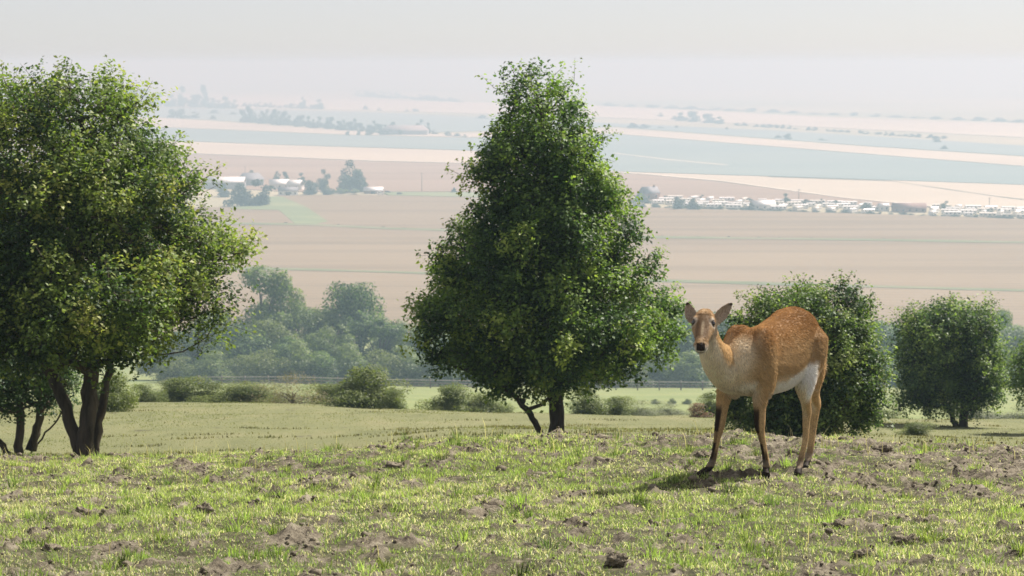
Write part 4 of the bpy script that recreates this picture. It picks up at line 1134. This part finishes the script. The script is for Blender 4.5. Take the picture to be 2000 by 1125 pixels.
bc = np.ones((nv, 4), np.float32); bc[:, :3] = coat(bco, bno) * .8        # undercoat a little darker than the hair tips
ca = body_mesh.color_attributes.new('tint', 'FLOAT_COLOR', 'POINT'); ca.data.foreach_set('color', bc.ravel())
body_mesh.polygons.foreach_set('use_smooth', np.ones(len(body_mesh.polygons), bool))
m, nt, out = new_mat('antelope_coat')
p_ = N(nt, 'BsdfPrincipled', Roughness=.62); p_.inputs['Specular IOR Level'].default_value = .05
at = N(nt, 'Attribute', attribute_name='tint')
sv = noise_tex(nt, coords(nt, (1, 1, .25)), 160, 3, .6)
nt.links.new(mixc(nt, ramp(nt, sv, [(.35, .45), (.6, 0.0)]), at.outputs[0], (.07, .04, .02)), p_.inputs['Base Color'])
b_ = N(nt, 'Bump', Strength=.6, Distance=.004); nt.links.new(sv, b_.inputs['Height']); nt.links.new(b_.outputs[0], p_.inputs['Normal'])
nt.links.new(p_.outputs[0], out.inputs[0]); M_COAT = m
ante = link('antelope', None, loc=(AO[0], AO[1], 0.0)); ante.empty_display_size = .3
tag(ante, 'reddish brown antelope with white belly facing the camera on the worn turf', 'antelope')
off = np.array([AO[0], AO[1], 0.0])
body_mesh.vertices.foreach_set('co', (bco - off).astype(np.float32).ravel()); body_mesh.update()
link('body', body_mesh, M_COAT, ante)

# coat hairs: short strands lying along the body, as one set of hair curves
tri = np.array([list(pl.vertices)[:3] for pl in body_mesh.polygons]); quad4 = np.array([pl.vertices[3] if len(pl.vertices) > 3 else pl.vertices[2] for pl in body_mesh.polygons])
tr2 = np.concatenate([tri, np.stack([tri[:, 0], tri[:, 2], quad4], -1)])
ar = np.linalg.norm(np.cross(bco[tr2[:, 1]] - bco[tr2[:, 0]], bco[tr2[:, 2]] - bco[tr2[:, 0]]), axis=1)
fr_ = np.random.default_rng(5); NH = 62000
ti = fr_.choice(len(tr2), NH, p=ar / ar.sum()); u1 = np.sqrt(fr_.random(NH)); u2 = fr_.random(NH)
wts = np.stack([1 - u1, u1 * (1 - u2), u1 * u2], -1)
hp = (bco[tr2[ti]] * wts[..., None]).sum(1); hn = unit((bno[tr2[ti]] * wts[..., None]).sum(1))
q_ = hp - AO; f_, z_ = q_ @ AF, q_[:, 2]
flow = -AF * .75 + np.array([0, 0, -.55]); flow = np.tile(flow, (NH, 1))
onleg = sstep(.52, .42, z_); flow = flow * (1 - onleg)[:, None] + np.array([0, 0, -1.0]) * onleg[:, None]
nk_ = sstep(.42, .55, f_) * (1 - onleg); flow = flow * (1 - nk_)[:, None] + np.array([0, .15, -1.0]) * nk_[:, None]
isb = sstep(.115, .09, np.linalg.norm(hp - H(.45, 0, 0), axis=1)); flow = flow * (1 - isb)[:, None] + (-hx) * isb[:, None]
earm = np.zeros(NH)
for b_0, tp, fc, w_ in EARS:
    earm = np.maximum(earm, sstep(.09, .07, np.linalg.norm(hp - (b_0 * .4 + tp * .6), axis=1)))
clump = np.stack([noise3(hp, 30, s) for s in (41, 43, 47)], -1) - .5
flow = unit(flow) + clump * .5 + fr_.normal(size=(NH, 3)) * .12
flow = unit(flow - hn * (flow * hn).sum(1, keepdims=True))
ln = np.full(NH, .0175) * fr_.uniform(.6, 1.3, NH)
ln *= (1 - .62 * onleg) * (1 - .72 * isb) * (1 - .6 * earm); ln *= 1 + .7 * sstep(.60, .53, z_) * sstep(.44, .5, z_)
ln *= np.where((z_ < .05) | (np.linalg.norm(hp - HN, axis=1) < .035), .0, 1)
eyed = np.minimum(np.linalg.norm(hp - H(.31, .057, .024), axis=1), np.linalg.norm(hp - H(.31, -.057, .024), axis=1)); ln[eyed < .024] = 0
hc = coat(hp, hn) * fr_.uniform(.82, 1.18, (NH, 1)) * (.84 + .32 * noise3(hp, 38, 77))[:, None]
ok = ln > .002; hp, hn, flow, ln, hc = hp[ok], hn[ok], flow[ok], ln[ok], hc[ok]; NH = len(hp)
s3 = np.array([0, .5, 1.0])[None, :, None]
lift = (.16 + .20 * fr_.random(NH))[:, None, None]
pts = hp[:, None] + (flow[:, None] * s3 + hn[:, None] * lift * (s3 - .35 * s3 * s3)) * ln[:, None, None] - off
hcv = bpy.data.hair_curves.new('coat_hair'); hcv.add_curves([3] * NH)
hcv.attributes['position'].data.foreach_set('vector', pts.astype(np.float32).ravel())
ra = hcv.attributes.new('radius', 'FLOAT', 'POINT'); ra.data.foreach_set('value', np.tile(np.array([.0012, .0009, .0002], np.float32), NH))
ta = hcv.attributes.new('tint', 'FLOAT_COLOR', 'CURVE'); cc = np.ones((NH, 4), np.float32); cc[:, :3] = np.clip(hc, .004, .9); ta.data.foreach_set('color', cc.ravel())
m = leaf_material('coat_hair', .22, .9, .0, (1.1, 1.05, 1.0))
fur = link('coat', hcv, m, ante); fur['kind'] = 'stuff'

# eyes and whiskered lids
M_EYE = plain('dark_wet_eye', (.012, .009, .008), .06, .1, 5, .9)
for s_ in (1, -1):
    mb = MB(); c = H(.31, s_ * .0515, .024) - off
    th = np.linspace(0, math.pi, 9); ring = []
    mb.tube([c + hy * s_ * .0 + hx * .0165 * -math.cos(a) for a in th], [max(.0165 * math.sin(a), .0004) for a in th], 14)
    link('eye', mb.mesh('eye', True), M_EYE, ante)

# ------------------------------------------------------------------ grass on the near turf
gr = np.random.default_rng(17)
def blades(root, h, w, az, lean, col, tipcol, curl=.6):
    """three-triangle blades: quad foot and pointed tip"""
    n = len(root); d = np.stack([np.cos(az), np.sin(az), 0 * az], -1); sd_ = np.stack([-np.sin(az), np.cos(az), 0 * az], -1)
    # turn the flat of the blade at random round its own direction
    tw = gr.uniform(0, math.pi, n); sd_ = unit(sd_ * np.cos(tw)[:, None] + d * np.sin(tw)[:, None] * .9)
    up = np.array([0, 0, 1.0])
    mid = root + (up * np.cos(lean * .5)[:, None] + d * np.sin(lean * .5)[:, None]) * (h * .55)[:, None]
    l2 = lean * (1 + curl)
    tip = mid + (up * np.cos(l2)[:, None] + d * np.sin(l2)[:, None]) * (h * .5)[:, None]
    hw_ = (w * .5)[:, None]
    v = np.stack([root - sd_ * hw_, root + sd_ * hw_, mid - sd_ * hw_ * .8, mid + sd_ * hw_ * .8, tip], 1).reshape(-1, 3)
    b0 = np.arange(n)[:, None] * 5
    q = b0 + np.array([[0, 1, 3, 2]]); t = b0 + np.array([[2, 3, 4]])
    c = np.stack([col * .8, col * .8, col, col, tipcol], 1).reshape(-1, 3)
    return v, q, t, c

def turf(n_tuft, per, d0, d1, seed_bias=0):
    # tufts spread evenly on the ground inside a fan a little wider than the view
    y = np.sqrt(gr.uniform(d0 ** 2, d1 ** 2, n_tuft)); y = d0 + (y - d0) if d0 > 0 else y
    x = gr.uniform(-1, 1, n_tuft) * (.268 * y * 1.12 + .35)
    s = soil_mask(x, y)
    keep = gr.random(n_tuft) > s * .78
    x, y, s = x[keep], y[keep], s[keep]
    lush = fbm(x * .8 + 9, y * .8, 201, 3); fine = fbm(x * 3.7, y * 3.7, 211, 3)
    nb = np.full(len(x), per)
    i = np.repeat(np.arange(len(x)), nb)
    a = gr.uniform(0, 2 * math.pi, len(i)); rr_ = np.abs(gr.normal(size=len(i))) * .020
    bx, by = x[i] + np.cos(a) * rr_, y[i] + np.sin(a) * rr_
    h = (.0165 + .022 * np.clip(lush[i] * 1.5 - .35, 0, 1) + .026 * np.clip(fine[i] * 2 - .75, 0, 1)) * gr.uniform(.5, 1.35, len(i)) * (1 - .35 * s[i])
    h *= np.clip(1 - .25 * (y[i] - 10) / 4, .6, 1.1)
    lean = np.abs(gr.normal(size=len(i))) * .42 + .12 + rr_ * 6
    az = a + gr.normal(size=len(i)) * .7
    w = (.0030 + .0016 * gr.random(len(i))) * (y[i] / 8.5) ** .5
    base = np.stack([bx, by, ground(bx, by) - .006], -1)
    dry = np.clip(.30 + .9 * (fbm(x * 1.1 + 30, y * 1.1, 221, 3)[i] - .42) + .25 * s[i] + .10 * np.clip((y[i] - 9.5) / 3, 0, 1), 0, .75)
    isdry = gr.random(len(i)) < dry
    g = np.clip(.35 + .9 * (lush[i] - .45) + gr.normal(size=len(i)) * .22, 0, 1)[:, None]
    col = np.array([.145, .22, .075]) * (1 - g) + np.array([.40, .475, .155]) * g
    st = np.array([.62, .57, .41]) * gr.uniform(.5, 1.15, (len(i), 1))
    col = np.where(isdry[:, None], st, col * gr.uniform(.75, 1.2, (len(i), 1)))
    tip = np.where(isdry[:, None], st * 1.1, col * .75 + np.array([.30, .28, .11]) * .25)
    lean = np.where(isdry, lean * 1.5 + .2, lean)
    return blades(base, h, w, az, lean, col, tip)

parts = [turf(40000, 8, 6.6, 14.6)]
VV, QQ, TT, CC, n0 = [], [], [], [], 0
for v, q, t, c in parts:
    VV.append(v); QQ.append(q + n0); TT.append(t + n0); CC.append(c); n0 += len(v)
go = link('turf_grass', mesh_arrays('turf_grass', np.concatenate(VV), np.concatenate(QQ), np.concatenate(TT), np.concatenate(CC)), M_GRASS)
tag(go, 'short green and straw coloured grass on the near turf', 'grass', kind='stuff')

# coarser sward on the meadow behind the knoll
n = 75000
y = 22 + (66 - 22) * gr.random(n) ** 1.3; x = gr.uniform(-1, 1, n) * (.268 * y * 1.1 + 1)
lu = fbm(x * .35, y * .2, 301, 3)
h = (.018 + .03 * np.clip(lu * 2 - .8, 0, 1)) * gr.uniform(.5, 1.4, n); w = .007 + .0003 * y
g = np.clip(lu * 1.6 - .3 + gr.normal(size=n) * .2, 0, 1)[:, None]
col = np.array([.19, .178, .088]) * (1 - g) + np.array([.155, .168, .068]) * g
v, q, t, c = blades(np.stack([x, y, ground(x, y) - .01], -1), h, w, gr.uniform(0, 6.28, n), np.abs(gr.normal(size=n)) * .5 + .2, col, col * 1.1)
tag(link('meadow_grass', mesh_arrays('meadow_grass', v, q, t, c), M_GRASS), 'short pale grass of the meadow beyond the knoll', 'grass', kind='stuff')

# darker tussocks and worn spots on the meadow
n = 95; ty = 26 + 36 * gr.random(n) ** 1.2; tx = gr.uniform(-1, 1, n) * (.268 * ty)
i = np.repeat(np.arange(n), 70); a = gr.normal(size=(len(i), 2)) * np.stack([gr.uniform(.12, .5, n)[i], gr.uniform(.06, .16, n)[i]], -1)
x, y = tx[i] + a[:, 0], ty[i] + a[:, 1]
col = np.array([.085, .085, .038]) * gr.uniform(.6, 1.5, (len(i), 1)) + np.array([.05, .03, .012]) * gr.random((n, 1))[i]
v, q, t, c = blades(np.stack([x, y, ground(x, y) - .01], -1), gr.uniform(.03, .085, len(i)), np.full(len(i), .022), gr.uniform(0, 6.28, len(i)), np.abs(gr.normal(size=len(i))) * .5 + .2, col, col * 1.3)
tag(link('meadow_tussocks', mesh_arrays('meadow_tussocks', v, q, t, c), M_GRASS), 'small dark tussocks dotted over the meadow', 'grass', kind='stuff')

# lusher tufts in the near turf
n = 210; y0 = np.sqrt(gr.uniform(6.9 ** 2, 13.6 ** 2, n)); x0 = gr.uniform(-1, 1, n) * (.268 * y0 * 1.08)
i = np.repeat(np.arange(n), 46); rad_ = gr.uniform(.025, .075, n)[i]; aa = gr.uniform(0, 6.28, len(i)); rr_ = np.abs(gr.normal(size=len(i))) * rad_
x, y = x0[i] + np.cos(aa) * rr_, y0[i] + np.sin(aa) * rr_ * .8
col = (np.array([.10, .165, .045]) * (1 - gr.random((n, 1))[i]) + np.array([.24, .30, .08]) * gr.random((n, 1))[i]) * gr.uniform(.7, 1.3, (len(i), 1))
v, q, t, c = blades(np.stack([x, y, ground(x, y) - .006], -1), gr.uniform(.035, .085, len(i)), np.full(len(i), .0042), aa + gr.normal(size=len(i)) * .5, np.abs(gr.normal(size=len(i))) * .35 + .15 + rr_ * 4, col, col * .7 + np.array([.1, .09, .035]))
tag(link('lush_tufts', mesh_arrays('lush_tufts', v, q, t, c), M_GRASS), 'longer darker green tufts among the short turf', 'grass', kind='stuff')

# dead stalks standing along the brow and scattered over the turf
n = 520
y = np.where(gr.random(n) < .7, gr.uniform(12.2, 14.2, n), gr.uniform(7, 12.5, n)); x = gr.uniform(-1, 1, n) * (.268 * y * 1.08)
h = gr.uniform(.05, .13, n) * np.where(gr.random(n) < .12, 1.7, 1); st = np.array([.46, .40, .25]) * gr.uniform(.5, 1.1, (n, 1))
v, q, t, c = blades(np.stack([x, y, ground(x, y)], -1), h, np.full(n, .0042), gr.uniform(0, 6.28, n), np.abs(gr.normal(size=n)) * .22 + .05, st, st * 1.1, .9)
tag(link('dry_stalks', mesh_arrays('dry_stalks', v, q, t, c), M_GRASS), 'thin dry grass stalks along the brow of the knoll', 'grass', kind='stuff')

# crumbs of soil, and the larger clods one by one
def clod_mesh(seed, k=10, m=6):
    r = np.random.default_rng(seed); th = np.linspace(0, 2 * math.pi, k, endpoint=False); ph = np.linspace(.12, math.pi - .12, m)
    v = [(math.sin(p) * math.cos(t), math.sin(p) * math.sin(t), math.cos(p)) for p in ph for t in th]
    v = np.array(v + [(0, 0, 1), (0, 0, -1)]); v *= (1 + .38 * (noise3(v + seed, 1.7, seed) - .5) * 2 + .10 * r.normal(size=len(v)))[:, None]
    q = [(i * k + j, i * k + (j + 1) % k, (i + 1) * k + (j + 1) % k, (i + 1) * k + j) for i in range(m - 1) for j in range(k)]
    q = [f[::-1] for f in q]
    n = len(v) - 2
    t = [(n, j, (j + 1) % k) for j in range(k)] + [(n + 1, (m - 1) * k + (j + 1) % k, (m - 1) * k + j) for j in range(k)]
    return v, np.array(q), np.array(t)
M_SOIL = plain('dry_soil', (.19, .162, .12), .95, .5, 60, .1, .008)
cm = [clod_mesh(400 + k, 7, 4) for k in range(5)]
n = 4500
y = np.sqrt(gr.uniform(6.8 ** 2, 14 ** 2, n * 6)); x = gr.uniform(-1, 1, n * 6) * (.268 * y * 1.1 + .2)
k_ = soil_mask(x, y) > .55; x, y = x[k_][:n], y[k_][:n]
sz = gr.lognormal(-5.15, .55, len(x)); z = ground(x, y)
cv, cq, ct, n0 = [], [], [], 0
for i in range(len(x)):
    v, q, t = cm[i % 5]; a = gr.uniform(0, 6.28); ca_, sa_ = math.cos(a), math.sin(a)
    R_ = np.array([[ca_, -sa_, 0], [sa_, ca_, 0], [0, 0, .7]]); cv.append(v @ R_.T * sz[i] + np.array([x[i], y[i], z[i] + sz[i] * .25])); cq.append(q + n0); ct.append(t + n0); n0 += len(v)
tag(link('soil_crumbs', mesh_arrays('soil_crumbs', np.concatenate(cv), np.concatenate(cq), np.concatenate(ct)), M_SOIL), 'loose crumbs of dry soil on the bare patches', 'soil', kind='stuff')
CLODS = [(395, 1002, .075, .055, 'dark molehill like clod of earth in the left foreground grass'), (1770, 1062, .065, .045, 'rounded lump of soil in the right foreground'), (492, 944, .03, .035, 'small upright clod left of the middle of the turf'),
         (1372, 893, .055, .045, 'dark clod just behind the antelope front hoof'), (100, 1075, .05, .03, 'grey clod at the lower left of the turf'), (160, 1004, .05, .03, 'flat grey clod left of the molehill like clod'),
         (1205, 1098, .05, .035, 'lumpy clod at the bottom middle right'), (770, 913, .09, .035, 'ragged ridge of torn earth on the turf below the middle hawthorn'), (1725, 880, .08, .04, 'dark torn earth on the brow right of the antelope'),
         (1690, 1085, .06, .03, 'clod beside the rounded lump of soil'), (1640, 1030, .05, .035, 'dark clod below the antelope hind hooves')]
def on_turf(px, py):
    lo_, hi_ = 6.5, 15.0
    for d_ in np.arange(6.5, 14.5, .02):
        p = P(px, py, d_)
        if p[2] <= ground(np.array([p[0]]), np.array([p[1]]))[0]: return p
    return P(px, py, 12)
for k, (px, py, w_, h_, lab) in enumerate(CLODS):
    w_ *= .8; h_ *= .8
    v, q, t = clod_mesh(500 + k, 30, 20); p = on_turf(px, py); p[2] += h_ * .1
    r_ = np.random.default_rng(k); v = v * (1 + (noise3(v, 2.4, k) - .5) * .9 + (noise3(v, 6.5, k + 3) - .5) * .7 + (noise3(v, 14, k + 5) - .5) * .4)[:, None]
    o = link('soil_clod', mesh_arrays('soil_clod', v * np.array([w_, w_ * .8, h_]), q, t), M_SOIL, None, tuple(p)); tag(o, lab, 'clod', 'clods of earth on the turf')

number_row('woodland_tree', WG, '%s tree from the left in the hazy wood below the meadow')
number_row('woodland_shrub', 'shrubs at the foot of the wood', '%s shrub from the left along the foot of the hazy wood')
number_row('belt_tree', BG, '%s tree from the left in the long hazy shelter belt')
number_row('hazy_tree', UG, '%s pale tree from the left in the far upper left wood')
number_row('far_copse_tree', RG, '%s tree from the left in the pale far right copse')
number_row('skyline_hedge', RG, '%s bush from the left in the faint hedge near the right skyline')
number_row('hazy_shrub', UG, '%s hedge clump from the left beside the long shelter belt')
